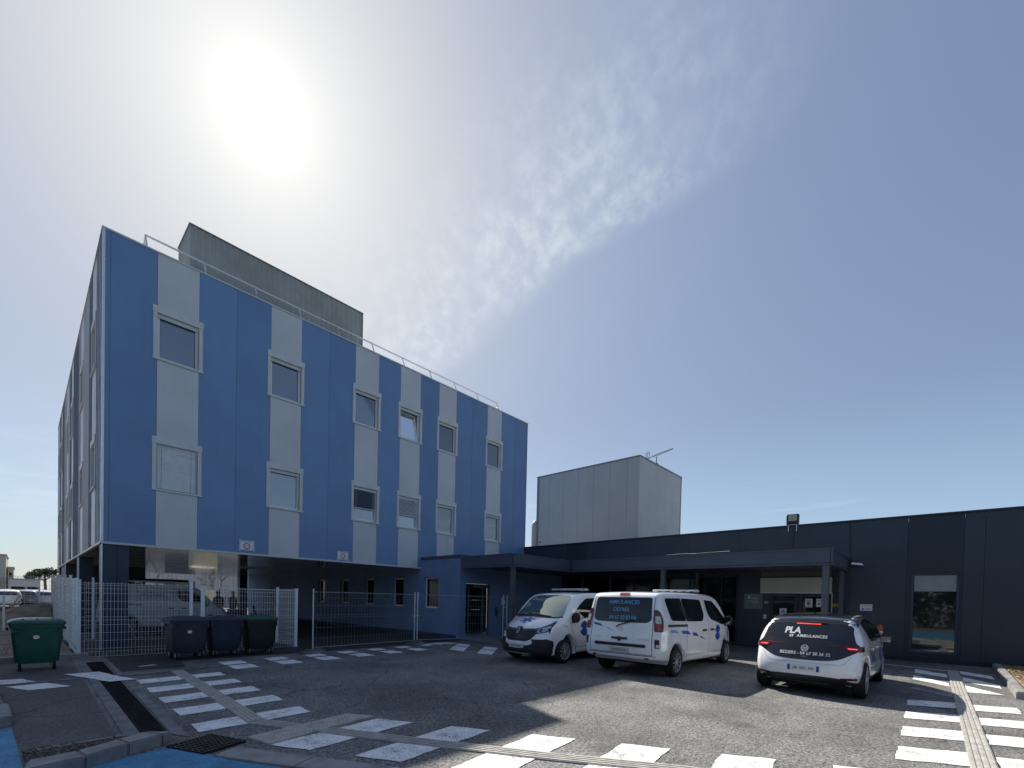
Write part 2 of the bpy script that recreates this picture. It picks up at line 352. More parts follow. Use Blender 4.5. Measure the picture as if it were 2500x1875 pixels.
# ------------------------------------------------------------------ gutter, blue bays, kerbs
road_dir = Vector((.462, -.887))
g0 = Vector((1.60, 5.52)); pn = Vector((-.887, -.462))
gut = bpy.data.objects.new('gutter', None); COL.objects.link(gut); gut['kind'] = 'structure'
for k in range(9):
    a = g0+road_dir*(k*1.0); b = g0+road_dir*(k*1.0+.985)
    w = .30
    add('gutter_slab', MB().prism([tuple(a), tuple(b), tuple(b+pn*w), tuple(a+pn*w)], -.05, .022+.003*(k % 2)), CONC, gut, bev=.006)
sheet('blue_parking_bay', [(1.20, 5.95), (1.02, 6.02), (.66, 5.93), (.36, 5.84), (-.05, 6.05), (-6, 5.0), (-6, -6), (7.0, -6), (g0+pn*.32+road_dir*10)[:], (g0+pn*.32+road_dir*.2)[:]], Z1+.002, BLUEP, road)
sheet('blue_parking_bay', [(-.03, 6.92), (-.09, 8.15), (-.6, 7.9), (-1.2, 6.0), (.01, 6.2)], Z1+.002, BLUEP, road)
# kerb of the small planting bed, bottom left
bed = bpy.data.objects.new('planting_bed', None); COL.objects.link(bed); bed['kind'] = 'structure'
kp = [(.0, 5.72), (.40, 5.80), (.74, 6.02), (1.05, 6.17), (1.17, 6.36), (1.17, 6.62)]
kb = [(.035, 6.02), (.36, 6.06), (.68, 6.26), (.93, 6.42), (.98, 6.53), (.98, 6.66)]
hz = [.13, .13, .13, .125, .09, .04]
for i in range(5):
    mb = MB(); e = .004
    a, b, c, d = Vector(kp[i]), Vector(kp[i+1]), Vector(kb[i+1]), Vector(kb[i])
    if i: a = a+(b-a)*e; d = d+(c-d)*e
    h0, h1 = hz[i], hz[i+1]
    v = [(*a, -.03), (*b, -.03), (*c, -.03), (*d, -.03), (*a, h0), (*b, h1), (*c, h1), (*d, h0)]
    mb.add(v, [(3, 2, 1, 0), (4, 5, 6, 7), (0, 1, 5, 4), (1, 2, 6, 5), (2, 3, 7, 6), (3, 0, 4, 7)]); add('kerb_stone', mb, CONC, bed, bev=.015)
mb = MB(); mb.prism([(.0, 6.70), (.02, 6.78), (.80, 6.80), (.80, 6.74)], -.02, .035); add('edging_stone', mb, CONC, bed, bev=.008)
mb = MB(); mb.prism([(.035, 6.0), (.36, 6.04), (.68, 6.24), (.96, 6.45), (.96, 6.64), (.80, 6.74), (.0, 6.72)], -.02, .03); add('soil', mb, mat('soil', (.05, .042, .036), .95, var=.4, scale=12, bump=1, bscale=40), bed)
PEB = mat('gravel', (.16, .14, .13), .8, var=.75, scale=23)
mb = MB(); n = 0
while n < 520:
    x = random.uniform(.02, .95); y = random.uniform(6.02, 6.72)
    if y < 6.05+max(0, (x-.3))*.62 or y > 6.72-(.10 if x > .8 else 0): continue
    r = random.uniform(.008, .022); rot = Matrix.Rotation(random.uniform(0, 3), 3, 'Z') @ Matrix.Rotation(random.uniform(-.4, .4), 3, 'X')
    c = Vector((x, y, .03+random.uniform(0, .012))); vs_ = [Vector(p) for p in ((1, 0, 0), (-1, 0, 0), (0, .7, 0), (0, -.7, 0), (0, 0, .6), (0, 0, -.6))]
    mb.add([c+rot @ (p*r*random.uniform(.8, 1.2)) for p in vs_], [(0, 2, 4), (2, 1, 4), (1, 3, 4), (3, 0, 4), (2, 0, 5), (1, 2, 5), (3, 1, 5), (0, 3, 5)]); n += 1
add('gravel', mb, PEB, bed, kind='stuff')
LEAF = mat('weed_leaf', (.07, .10, .03), .7, var=.4, scale=20)
mb = MB()
for cx, cy, nn in ((.05, 6.72, 50), (.17, 6.76, 40), (.62, 6.45, 46), (.33, 6.74, 26), (.9, 6.6, 20)):
    for _ in range(nn):
        a = random.uniform(0, 6.28); l = random.uniform(.02, .06); o = Vector((cx+random.gauss(0, .05), cy+random.gauss(0, .02), .03)); d = Vector((math.cos(a), math.sin(a), random.uniform(.3, 1.2))).normalized()*l; s_ = Vector((-math.sin(a), math.cos(a), 0))*.006
        mb.add([o-s_, o+s_, o+d], [(0, 1, 2)])
add('weeds', mb, LEAF, bed, kind='stuff')
# second bed, cut by the left edge
mb = MB(); mb.prism([(-.13, 9.25), (-.085, 8.30), (-.9, 7.9), (-1.2, 9.2)], -.02, .12); add('kerb_stone', mb, CONC, bed, bev=.015)
mb = MB(); mb.prism([(-.27, 10.9), (-.16, 9.27), (-1.2, 9.3), (-1.2, 11)], -.02, .06); add('soil', mb, PEB, bed)
# drain channel with black cover plates running towards the building
dr = thing('drain_channel', 'long drain channel with black ribbed covers between pale concrete edges', 'drain', (1.05, 10, 0))
mb = MB(); mb.prism([(.80, 6.72), (.945, 6.72), (.985, 14.3), (.86, 14.3)], -.02, .012); add('concrete_edge', mb, CONCD, dr)
mb = MB(); mb.prism([(1.205, 6.55), (1.33, 6.30), (1.40, 14.0), (1.33, 14.0)], -.02, .012); add('concrete_edge', mb, CONCD, dr)
ys = [6.75, 7.55, 9.0, 10.5, 11.02, 11.9, 12.5, 13.6, 14.33]
for a, b in zip(ys, ys[1:]):
    xl = lambda y: .955+.004*(y-6.8); xr = lambda y: 1.19+.0125*(y-6.8)
    mb = MB(); mb.prism([(xl(a), a+.006), (xr(a), a+.006), (xr(b), b-.006), (xl(b), b-.006)], -.02, .008)
    pl = add('cover_plate', mb, RUB, dr)
    mb = MB(); n = int((b-a)/.06)
    for k in range(n):
        y = a+.03+(b-a-.06)*k/max(1, n-1); mb.box(xl(y)+.02, y-.012, .0078, xr(y)-.02, y+.012, .0115)
    if n: add('cover_ribs', mb, RUB, pl, kind='stuff')
# storm drain grate
gq = [Vector(p) for p in ((1.06, 6.03), (1.52, 6.21), (1.74, 5.66), (1.29, 5.50))]
gt = thing('storm_grate', 'rusty cast iron storm drain grate by the kerb end', 'drain grate', (1.4, 5.85, 0))
def gq_(a, b): return (gq[0]*(1-a)+gq[1]*a)*(1-b)+(gq[3]*(1-a)+gq[2]*a)*b
mb = MB(); mb.prism([gq_(0, 0)[:], gq_(1, 0)[:], gq_(1, 1)[:], gq_(0, 1)[:]], .005, .007); add('pit', mb, mat('pit_black', (.004, .004, .004), .9, var=0), gt)
for k in range(7):
    b0, b1 = k/6.6, k/6.6+.05; add('bar', MB().prism([gq_(0, b0)[:], gq_(1, b0)[:], gq_(1, b1)[:], gq_(0, b1)[:]], .006, .026), IRON, gt)
for k in range(12):
    a0, a1 = k/11.4, k/11.4+.035; add('bar', MB().prism([gq_(a0, 0)[:], gq_(a1, 0)[:], gq_(a1, .96)[:], gq_(a0, .96)[:]], .0055, .024), IRON, gt)
# planter on the right against the dark wall
pl = bpy.data.objects.new('planter_bed', None); COL.objects.link(pl); pl['kind'] = 'structure'
kps = [(19.3, -1.45), (18.3, -1.44), (17.3, -1.43), (16.3, -1.40), (15.3, -1.375), (14.3, -1.345), (12.98, -1.31)]
for a, b in zip(kps, kps[1:]):
    add('kerb_stone', MB().prism([(a[0]-.006, a[1]), (b[0]+.006, b[1]), (b[0]+.006, b[1]-.16), (a[0]-.006, a[1]-.16)], -.03, .15), CONC, pl, bev=.02)
for a, b in (((12.98, -1.31), (12.8, -2.3)), ((12.8, -2.31), (12.6, -3.3))):
    add('kerb_stone', MB().prism([a, b, (b[0]+.16, b[1]), (a[0]+.16, a[1]-.16)], -.03, .15), CONC, pl, bev=.02)
MUL = mat('mulch', (.30, .22, .13), .95, var=.6, scale=14, bump=1.0, bscale=30)
mb = MB(); mb.prism([(19.4, -1.6), (13.13, -1.47), (12.8, -3.4), (19.4, -8)], -.02, .10); add('mulch_bed', mb, MUL, pl)
mb = MB()
for k in range(2600):
    x = random.uniform(13.2, 19.3); y = -1.62-random.random()**1.5*2.5
    if (x-13.15)*.0+y < -3.2 and x < 13.4: continue
    c = Vector((x, y, .105+random.uniform(0, .03))); M_ = Matrix.Rotation(random.uniform(0, 6.28), 3, 'Z') @ Matrix.Rotation(random.uniform(-.6, .6), 3, 'Y')
    mb.obox(c, random.uniform(.03, .10), random.uniform(.015, .035), .008, M_)
add('wood_chips', mb, MUL, pl, kind='stuff')
# concrete ramp to the sliding door and threshold
mb = MB(); mb.prism([(12.36, 14.34), (12.36, 11.6), (19.4, 11.6), (19.4, 14.34)], -.02, lambda x, y: .005+min(.16, max(0, (x-12.36))*.10)); rp = add('entrance_ramp', mb, CONC, None, kind='structure')
mb = MB(); mb.box(16.1, 1.9, -.02, 19.45, 11.59, .05); add('entrance_paving', mb, CONCD, None, kind='structure')
# ------------------------------------------------------------------ building materials
BLUE = mat('panel_blue', (.145, .245, .435), .36, var=.06, scale=.6, streak=.10)
BLUES = [BLUE, mat('panel_blue_b', (.155, .26, .455), .36, var=.06, scale=.5, streak=.12), mat('panel_blue_c', (.135, .232, .415), .36, var=.06, scale=.8, streak=.12)]
GREY = mat('panel_grey', (.55, .565, .585), .45, var=.05, scale=.8, streak=.06)
GREY2 = mat('panel_silver', (.50, .52, .54), .40, var=.06, scale=.8, streak=.08)
SLATE = mat('panel_slate', (.16, .19, .25), .40, var=.06, scale=.8, streak=.08)
TRIM = mat('window_trim', (.56, .58, .58), .42, var=.05, scale=3)
FRAME = mat('window_frame_white', (.74, .75, .75), .35, var=.03, scale=5)
ALU = mat('aluminium_edge', (.66, .68, .70), .30, metal=.5, var=.02, scale=2)
BLIND = mat('blind_slat', (.74, .76, .77), .4, var=.05, scale=8)
GLASS = mat('window_glass', (.020, .028, .040), .03, var=0, spec=1., ior=2.0)
GLASST = bpy.data.materials.new('window_glass_clear'); GLASST.use_nodes = True
_t = GLASST.node_tree; _t.nodes.clear(); _o = _t.nodes.new('ShaderNodeOutputMaterial'); _m = _t.nodes.new('ShaderNodeMixShader'); _a = _t.nodes.new('ShaderNodeBsdfTransparent'); _b = _t.nodes.new('ShaderNodeBsdfGlossy'); _f = _t.nodes.new('ShaderNodeFresnel')
_a.inputs[0].default_value = (.62, .68, .72, 1); _b.inputs['Roughness'].default_value = .015; _b.inputs['Color'].default_value = (.93, .97, 1, 1); _f.inputs[0].default_value = 1.7
_t.links.new(mth('ADD', mth('MULTIPLY', _f.outputs[0], 1.3, tree=_t), .13, tree=_t, clamp=True), _m.inputs[0]); _t.links.new(_a.outputs[0], _m.inputs[1]); _t.links.new(_b.outputs[0], _m.inputs[2]); _t.links.new(_m.outputs[0], _o.inputs[0])
ROOMW = mat('room_wall', (.42, .41, .38), .8, var=.1, scale=1)
GLASSW = mat('window_glass_dark', (.012, .018, .022), .03, var=0, spec=.6, ior=1.7)
GLASSD = mat('dark_glazing', (.006, .008, .011), .06, var=0, spec=.35, ior=1.4)
SOFF = mat('soffit_gloss', (.50, .50, .50), .10, var=.1, scale=1.5, spec=.7, ior=1.7, coat=.6)
SEAL = mat('seam_dark', (.02, .024, .03), .7, var=0)
RENDER = mat('render_blue', (.165, .24, .40), .8, var=.08, scale=.9, bump=.25, bscale=120, streak=.12)
RENDERD = mat('render_plinth', (.035, .06, .13), .85, var=.12, scale=2)
DARK = mat('cladding_dark', (.030, .041, .063), .38, var=.07, scale=.9, streak=.10)
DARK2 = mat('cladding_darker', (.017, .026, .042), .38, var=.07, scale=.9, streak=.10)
CANO = mat('canopy_grey', (.062, .078, .110), .45, var=.08, scale=1.2, streak=.15)
POSTM = mat('post_grey', (.085, .095, .11), .45, var=.08, scale=4)
CREAM = mat('sandwich_panel_grey', (.46, .465, .45), .45, var=.05, scale=.5, streak=.08)
CREAMD = mat('panel_flashing', (.22, .23, .23), .45, var=.05, scale=1)
PENT = mat('penthouse_corrugated', (.33, .34, .32), .5, var=.10, scale=1.2, streak=.22)
ROOFM = mat('roof_membrane', (.20, .20, .20), .9, var=.2, scale=1)
PAPER = mat('paper_white', (.74, .74, .76), .6, var=.03, scale=20)
TAPE = mat('packing_tape', (.52, .53, .50), .35, var=.1, scale=30)
INK = mat('ink_black', (.02, .02, .025), .5, var=0)
REDI = mat('ink_red', (.42, .03, .05), .5, var=0)
BLUI = mat('ink_blue', (.02, .09, .42), .5, var=0)
BLACKM = mat('black_plastic', (.012, .013, .015), .45, var=.15, scale=12)
class WB(MB):
    def on(s, plane, c):
        if plane == 'X': s.v = [(c-d, u, z) for u, d, z in s.v]
        else: s.v = [(u, c-d, z) for u, d, z in s.v]; s.f = [f[::-1] for f in s.f]
        return s
def wbox(*a): return WB().box(*a)
def window(parent, plane, c, u0, u1, z0, z1, rec=.10, fw=.075, blind=0, trim=True, open_=False, tw=.10, pane=None, frame=None, mull=(), bmat=None):
    """opening u0..u1 x z0..z1 ; frame recessed by rec"""
    frame = frame or FRAME; pane = pane or GLASS
    mb = WB(); d1 = -rec; d0 = d1-.06
    mb.box(u0, d0, z0, u0+fw, d1, z1); mb.box(u1-fw, d0, z0, u1, d1, z1); mb.box(u0+fw, d0, z0, u1-fw, d1, z0+fw); mb.box(u0+fw, d0, z1-fw, u1-fw, d1, z1)
    for m in mull: mb.box(m-fw*.5, d0, z0+fw, m+fw*.5, d1, z1-fw)
    w = add('window', mb.on(plane, c), frame, parent)
    if open_:   # sash tilted inwards at the top
        a, b, e, f = u0+fw*.9, u1-fw*.9, z0+fw*.9, z1-fw*.9; k = .16
        m2 = WB(); s = lambda u, z, d: (u, -rec-.02+d-(z-e)/(f-e)*k, z)
        for (p0, p1, r0, r1) in ((a, a+fw, e, f), (b-fw, b, e, f), (a+fw, b-fw, e, e+fw), (a+fw, b-fw, f-fw, f)):
            m2.add([s(p0, r0, -.04), s(p1, r0, -.04), s(p1, r0, 0), s(p0, r0, 0), s(p0, r1, -.04), s(p1, r1, -.04), s(p1, r1, 0), s(p0, r1, 0)], [(3, 2, 1, 0), (4, 5, 6, 7), (0, 1, 5, 4), (1, 2, 6, 5), (2, 3, 7, 6), (3, 0, 4, 7)])
        add('sash', m2.on(plane, c), frame, w)
        m2 = WB(); m2.add([s(a+fw, e+fw, -.02), s(b-fw, e+fw, -.02), s(b-fw, f-fw, -.02), s(a+fw, f-fw, -.02)], [(0, 1, 2, 3)]); add('pane', m2.on(plane, c), pane, w)
        pass
    else:
        add('pane', wbox(u0+fw, d0+.015, z0+fw, u1-fw, d0+.03, z1-fw).on(plane, c), pane, w)
        add('gasket', WB().box(u0+fw, d0+.031, z0+fw, u0+fw+.012, d0+.036, z1-fw).box(u1-fw-.014, d0+.031, z0+fw, u1-fw, d0+.036, z1-fw).box(u0+fw+.012, d0+.031, z1-fw-.016, u1-fw-.014, d0+.036, z1-fw).on(plane, c), SEAL, w)
    # reveal (head, sides, sill board) lining the opening
    add('reveal', WB().box(u0-.02, d0, z0-.02, u0-.001, -.004, z1+.02).box(u1+.001, d0, z0-.02, u1+.02, -.004, z1+.02).box(u0-.001, d0, z1+.001, u1+.001, -.004, z1+.02).box(u0-.001, d0, z0-.02, u1+.001, -.004, z0-.001).on(plane, c), TRIM if trim else RENDER, w)
    if trim:
        t = WB()
        t.box(u0-tw, -.02, z0-.001, u0-.0, .022, z1); t.box(u1+.0, -.02, z0-.001, u1+tw, .022, z1)
        t.box(u0-tw-.012, -.02, z1, u1+tw+.012, .034, z1+.20)
        t.box(u0-tw-.015, -.02, z0-.055, u1+tw+.015, .05, z0-.001)
        add('trim', t.on(plane, c), TRIM, w, bev=.004)
        t = WB().box(u0+.004, -rec+.002, z1-.11, u1-.004, -rec+.05, z1-.004).box(u1-.05, -rec+.002, z0+.01, u1-.018, -rec+.035, z1-.115); add('blind_cassette', t.on(plane, c), TRIM, w)
    if blind:
        zb = z1-.03-(z1-z0-.05)*blind; m3 = WB(); z = z1-.10; k = 0
        while z > zb:
            h = .039 if blind > .9 else .021
            dd = .012 if blind > .9 else .03
            m3.add([(u0+.02, -.055-dd, z+h*.5+.014), (u1-.06, -.055-dd, z+h*.5+.014), (u1-.06, -.055+.01, z-h*.5), (u0+.02, -.055+.01, z-h*.5), (u0+.02, -.057-dd, z+h*.5+.012), (u1-.06, -.057-dd, z+h*.5+.012), (u1-.06, -.057+.01, z-h*.5-.002), (u0+.02, -.057+.01, z-h*.5-.002)],
                   [(0, 1, 2, 3), (7, 6, 5, 4), (0, 4, 5, 1), (2, 6, 7, 3)])
            z -= .052 + random.uniform(-.003, .003); k += 1
        b = add('blind', m3.on(plane, c), bmat or BLIND, w, kind='stuff')
        m3 = WB().box(u0+.02, -.075, zb-.02, u1-.06, -.045, zb+.005)
        for uu in (u0+.13, u1-.17): m3.box(uu-.003, -.044, zb, uu+.003, -.041, z1-.06)
        add('blind_rail', m3.on(plane, c), SLATE if blind > .9 else BLIND, w)
    return w
def wall_open(u0, u1, z0, z1, ops, d0, d1):
    """wall slab in wall coordinates with rectangular openings that share one row; ops: (u0,u1,z0,z1)"""
    mb = WB(); cur = u0
    for a, b, c, d in sorted(ops):
        mb.box(cur, d0, z0, a, d1, z1)
        if c > z0: mb.box(a, d0, z0, b, d1, c)
        if d < z1: mb.box(a, d0, d, b, d1, z1)
        cur = b
    return mb.box(cur, d0, z0, u1, d1, z1)
# ------------------------------------------------------------------ the blue striped building on its raised storeys
YF, X0, X1, ZB, ZT, YB = 17.1, 1.479, 19.53, 3.07, 11.75, 40.5
MOD = 1.0525; XS = 1.634
B = thing('striped_building', 'tall blue and grey striped building raised on pillars, three storeys', 'building', (10.5, 28, 0))
core = MB(); core.box(X0+.13, YF+2.7, ZB+.02, X1-.06, YB-.1, ZT-.12)
add('building_core', core, SEAL, B)
GR = {1, 4, 7, 9, 11, 14}
ROWS = [(4.78, 6.13), (8.67, 10.00)]
for j in range(17):
    a, b = XS+MOD*j+.004, min(XS+MOD*(j+1)-.004, X1-.03)
    if j in GR:
        for z0, z1 in ((ZB, ROWS[0][0]-.03), (ROWS[0][1]+.03, ROWS[1][0]-.03), (ROWS[1][1]+.03, ZT)): add('wall_panel', wbox(a, -.08, z0, b, .0015*(j % 2), z1).on('Y', YF), GREY, B)
        for r, (z0, z1) in enumerate(ROWS):
            bl = {(1, 0): 1.0, (7, 0): .62, (9, 0): .60}.get((j, r), 0)
            w = window(B, 'Y', YF, a, b, z0, z1, blind=bl, open_=(j == 9 and r == 1), pane=GLASST, bmat=SLATE if j == 7 else None)
            x0_, x1_, y0_, y1_, q0, q1 = a-.45, b+.45, YF+.19, YF+2.5, z0-.85, z1+.35
            add('room_lining', MB().add([(x0_, y0_, q0), (x1_, y0_, q0), (x1_, y1_, q0), (x0_, y1_, q0), (x0_, y0_, q1), (x1_, y0_, q1), (x1_, y1_, q1), (x0_, y1_, q1)], [(0, 1, 2, 3), (4, 7, 6, 5), (3, 2, 6, 7), (0, 3, 7, 4), (1, 5, 6, 2)]), ROOMW, w)
            if (j, r) in ((4, 1), (11, 0), (14, 1)): add('room_lamp', MB().box(a+.2, YF+.9, q1-.10, b-.1, YF+1.5, q1-.04), FRAME, w)
            if (j, r) == (4, 1): add('desk_lamp_shade', MB().lathe([(0, .20), (.10, .12), (.13, .05), (.13, 0)], (b-.20, YF+.55, z0+.05), (0, 0, 1), 14), PAPER, w)
            if (j, r) in ((4, 0), (11, 1)): add('cupboard', MB().box(a-.1, YF+.9, q0+.02, a+.35, YF+1.4, z0+.45), CREAM, w)
    else:
        add('wall_panel', wbox(a, -.08+.0006*(j % 3), ZB, b, .0018*((j*7) % 3-1), ZT).on('Y', YF), BLUES[(j*5) % 3], B)
add('wall_panel', wbox(X0+.02, -.08, ZB, XS-.002, 0, ZT).on('Y', YF), BLUE, B)
# side face towards the left
sw = [(18.72, 19.77), (22.93, 23.98), (27.73, 28.78), (30.9, 31.95), (35.9, 36.95), (38.55, 39.6)]
cuts = sorted([YF+.09]+[q for p in sw for q in p]+[YB])
seq = 0
for a, b in zip(cuts, cuts[1:]):
    isw = (a, b) in sw
    if isw:
        for z0, z1 in ((ZB, 4.83), (6.23, 8.50), (9.90, ZT)): add('wall_panel', wbox(a+.002, -.08, z0, b-.002, 0, z1).on('X', X0), GREY2, B)
        for z0, z1 in ((4.86, 6.20), (8.53, 9.87)): window(B, 'X', X0, a+.002, b-.002, z0, z1)
    else:
        n = max(1, round((b-a)/MOD))
        for k in range(n):
            p, q = a+(b-a)*k/n, a+(b-a)*(k+1)/n; seq += 1
            m = (SLATE, GREY, SLATE, SLATE, GREY2, SLATE, GREY)[seq*5 % 7]
            mb = WB().box(p+.002, -.08, ZB, q-.002, 0, ZT)
            for r in range(4):
                u = p+(q-p)*(r+.5)/4; mb.box(u-.02, -.001, ZB+.01, u+.02, .012, ZT-.03)
            add('wall_panel', mb.on('X', X0), m, B)
add('rear_wall', MB().box(X0, YB-.09, ZB, X1, YB, ZT), GREY, B)
add('end_wall', MB().box(X1-.055, YF+.1, ZB, X1, YB-.1, ZT), BLUE, B)
add('roof', MB().box(X0+.05, YF+.1, ZT-.12, X1-.06, YB-.1, ZT-.10), ROOFM, B)
# flashings
add('corner_trim', MB().box(X0-.012, YF-.012, ZB, X0+.02, YF+.09, ZT+.02).box(X0+.02, YF-.012, ZB, X0+.045, YF-.002, ZT+.02), ALU, B)
add('corner_trim', MB().box(X1-.03, YF-.012, ZB, X1+.012, YF+.1, ZT+.02), SLATE, B)
add('coping', MB().box(X0-.03, YF-.03, ZT, X1+.03, YF+.30, ZT+.045).box(X0-.03, YF+.30, ZT, X0+.30, YB, ZT+.045), TRIM, B)
add('coping', MB().box(X1-.3, YF+.30, ZT, X1+.03, YB, ZT+.045).box(X0+.30, YB-.3, ZT, X1-.3, YB, ZT+.045), TRIM, B)
add('drip_edge', MB().box(X0-.025, YF-.03, ZB-.06, 12.35, YF+.05, ZB).box(X0-.025, YF+.05, ZB-.06, X0+.05, YB, ZB), TRIM, B)
# glossy slatted soffit
add('soffit_tray', MB().box(X0+.06, YF+.06, ZB-.02, 12.34, YB-.02, ZB+.015), SOFF, B)
mb = MB(); y = YF+.10
while y < YB-.1:
    mb.box(X0+.07, y, ZB-.045-random.uniform(0, .004), 12.33, y+.148, ZB-.0205); y += .165
add('soffit_slats', mb, SOFF, B, kind='stuff')
# pillars
pb = BLUE
def pillar(x0, y0, x1, y1):
    p = add('pillar', MB().box(x0, y0, 0, x1, y1, ZB-.05), SLATE2, B); return p
SLATE2 = mat('pillar_cladding', (.028, .040, .075), .45, var=.08, scale=2)
p = pillar(1.50, YF+.06, 2.09, YF+.66)
add('corner_trim', MB().box(1.485, YF+.045, 0, 1.515, YF+.09, ZB-.06), ALU, p)
add('joint', MB().box(1.815, YF+.052, 0, 1.825, YF+.059, ZB-.06), SEAL, p)
for yy in (25.0, 33.2, 39.6):
    p = pillar(1.50, yy, 1.95, yy+.8); add('corner_trim', MB().box(1.49, yy-.01, 0, 1.52, yy+.10, ZB-.06), ALU, p)
pillar(10.45, 36.0, 10.95, 36.5)
add('stair_core', MB().box(1.6, 33.0, 0, 4.75, YB-.2, ZB-.05), SLATE2, B)
add('ceiling_lamp', MB().box(7.5, 25.6, ZB-.11, 9.0, 25.75, ZB-.05), FRAME, B)
# rooftop guard rail
rl = thing('roof_guardrail', 'thin folding guard rail along the roof edge of the striped building', 'guardrail', (10, 17.3, 11.8))
top = [(2.45+1.495*k, YF+.42, ZT+.60) for k in range(11)]
add('top_rail', MB().tube(top[0], top[-1], .030), FRAME, rl, smooth=40)
for (x, y, z) in top: add('stanchion', MB().tube((x+.02, YF+.17, ZT+.03), (x, y, z), .022, 6).box(x-.04, YF+.1, ZT+.046, x+.06, YF+.26, ZT+.06), ALU, rl)
for x, s in ((top[0][0], -1), (top[-1][0], 1)):
    add('end_brace', MB().tube((x, YF+.42, ZT+.60), (x+s*.02, YF+1.2, ZT+.05), .016, 6).tube((x, YF+.3, ZT+.33), (x+s*.01, YF+.85, ZT+.30), .014, 6), ALU, rl)
# penthouse (corrugated plant screen)
ph = thing('plant_screen', 'dark grey corrugated metal plant room on the roof of the striped building', 'plant room', (6.7, 18.7, 11.65))
def corr(u0, u1, z0, z1, per=.19, dep=.016):
    mb = WB(); n = max(1, round((u1-u0)/per)); p = (u1-u0)/n
    pts = []
    for k in range(n): pts += [(u0+p*k, 0), (u0+p*(k+.42), 0), (u0+p*(k+.52), dep), (u0+p*(k+.88), dep)]
    pts.append((u1, 0)); m = len(pts)
    mb.add([(u, d, z0) for u, d in pts]+[(u, d, z1) for u, d in pts], [(i, i+1, m+i+1, m+i) for i in range(m-1)]); return mb
PX0, PX1, PY0, PY1, PZ = 3.66, 9.74, 18.0, 19.6, 13.68
for k in range(6): add('corrugated_panel', corr(PX0+(PX1-PX0)*k/6, PX0+(PX1-PX0)*(k+1)/6, ZT-.1, PZ).on('Y', PY0), PENT, ph)
add('corrugated_panel', corr(PY0, PY1, ZT-.1, PZ).on('X', PX0), PENT, ph)
add('frame_core', MB().box(PX0+.01, PY0+.01, ZT-.1, PX1-.01, PY1, PZ-.01), PENT, ph)
add('edge_trim', MB().box(PX0-.04, PY0-.045, PZ, PX1+.02, PY1+.02, PZ+.03).box(PX1-.03, PY0-.04, ZT-.05, PX1+.015, PY0+.06, PZ), CREAMD, ph)
# taped paper signs
for (x, z, lab) in ((4.93, 3.16, 'white height limit sheet taped near the left bottom edge of the striped facade'), (8.36, 3.11, 'smaller looking white height limit sheet taped right of the other one')):
    s = thing('paper_sign', lab, 'sign', (x+.23, YF, z), group='taped sheets on the striped facade')
    add('sheet', wbox(x+.02, .003, z+.02, x+.44, .006, z+.32).on('Y', YF), PAPER, s)
    add('tape', WB().box(x, .0065, z-.03, x+.035, .0085, z+.37).box(x+.43, .0065, z-.03, x+.465, .0085, z+.36).box(x-.03, .009, z, x+.49, .0105, z+.035).box(x+.01, .009, z+.31, x+.46, .0105, z+.34).on('Y', YF), TAPE, s)
    mb = WB(); c = (x+.23, z+.145); n = 28
    for k in range(n):
        a0, a1 = 6.2832*k/n, 6.2832*(k+1)/n
        mb.add([(c[0]+r*math.cos(a), .0072, c[1]+r*math.sin(a)) for r, a in ((.075, a0), (.105, a0), (.105, a1), (.075, a1))], [(0, 1, 2, 3)])
    add('red_ring', mb.on('Y', YF), REDI, s)
    for txt, sz, zz in (('2,80m', .042, z+.145), ('HAUTEUR LIMITEE', .03, z+.285)):
        add('lettering', place_mesh(text_mesh(txt, sz, align='CENTER', bold=.0008), frame_M((c[0], YF-.0075, zz), (1, 0, 0), (0, 0, 1))), INK, s)
# ------------------------------------------------------------------ blue rendered ground floor wing
XA, YA = 12.35, 14.35
A = thing('blue_annex', 'low blue rendered ground floor wing with narrow windows', 'building', (15.5, 20, 0))
ops = [(15.80, 16.88, 1.23, 2.61), (18.47, 19.45, 1.25, 2.62), (21.17, 22.15, 1.27, 2.62), (23.85, 24.83, 1.27, 2.62), (26.75, 27.73, 1.27, 2.63)]
add('wall', wall_open(YA+.20, YF+.0, .14, 3.40, ops[:1], -.2, 0).on('X', XA), RENDER, A)
add('wall', wall_open(YF+.0, YB-.05, .14, ZB-.05, ops[1:], -.2, 0).on('X', XA), RENDER, A)
add('plinth', wbox(YA+.20, -.2, 0, YB-.05, -.012, .14).on('X', XA), RENDERD, A)
for k, (a, b, c, d) in enumerate(ops): window(A, 'X', XA, a, b, c, d, rec=.14, trim=False, fw=.07, pane=GLASSD)
dop = [(12.67, 14.12, .10, 2.34)]
add('wall', wall_open(XA, 19.44, .0, 3.40, dop, -.2, 0).on('Y', YA), RENDER, A)
add('roof', MB().box(XA-.03, YA-.03, 3.41, 19.44, YF-.04, 3.53), CANO, A)
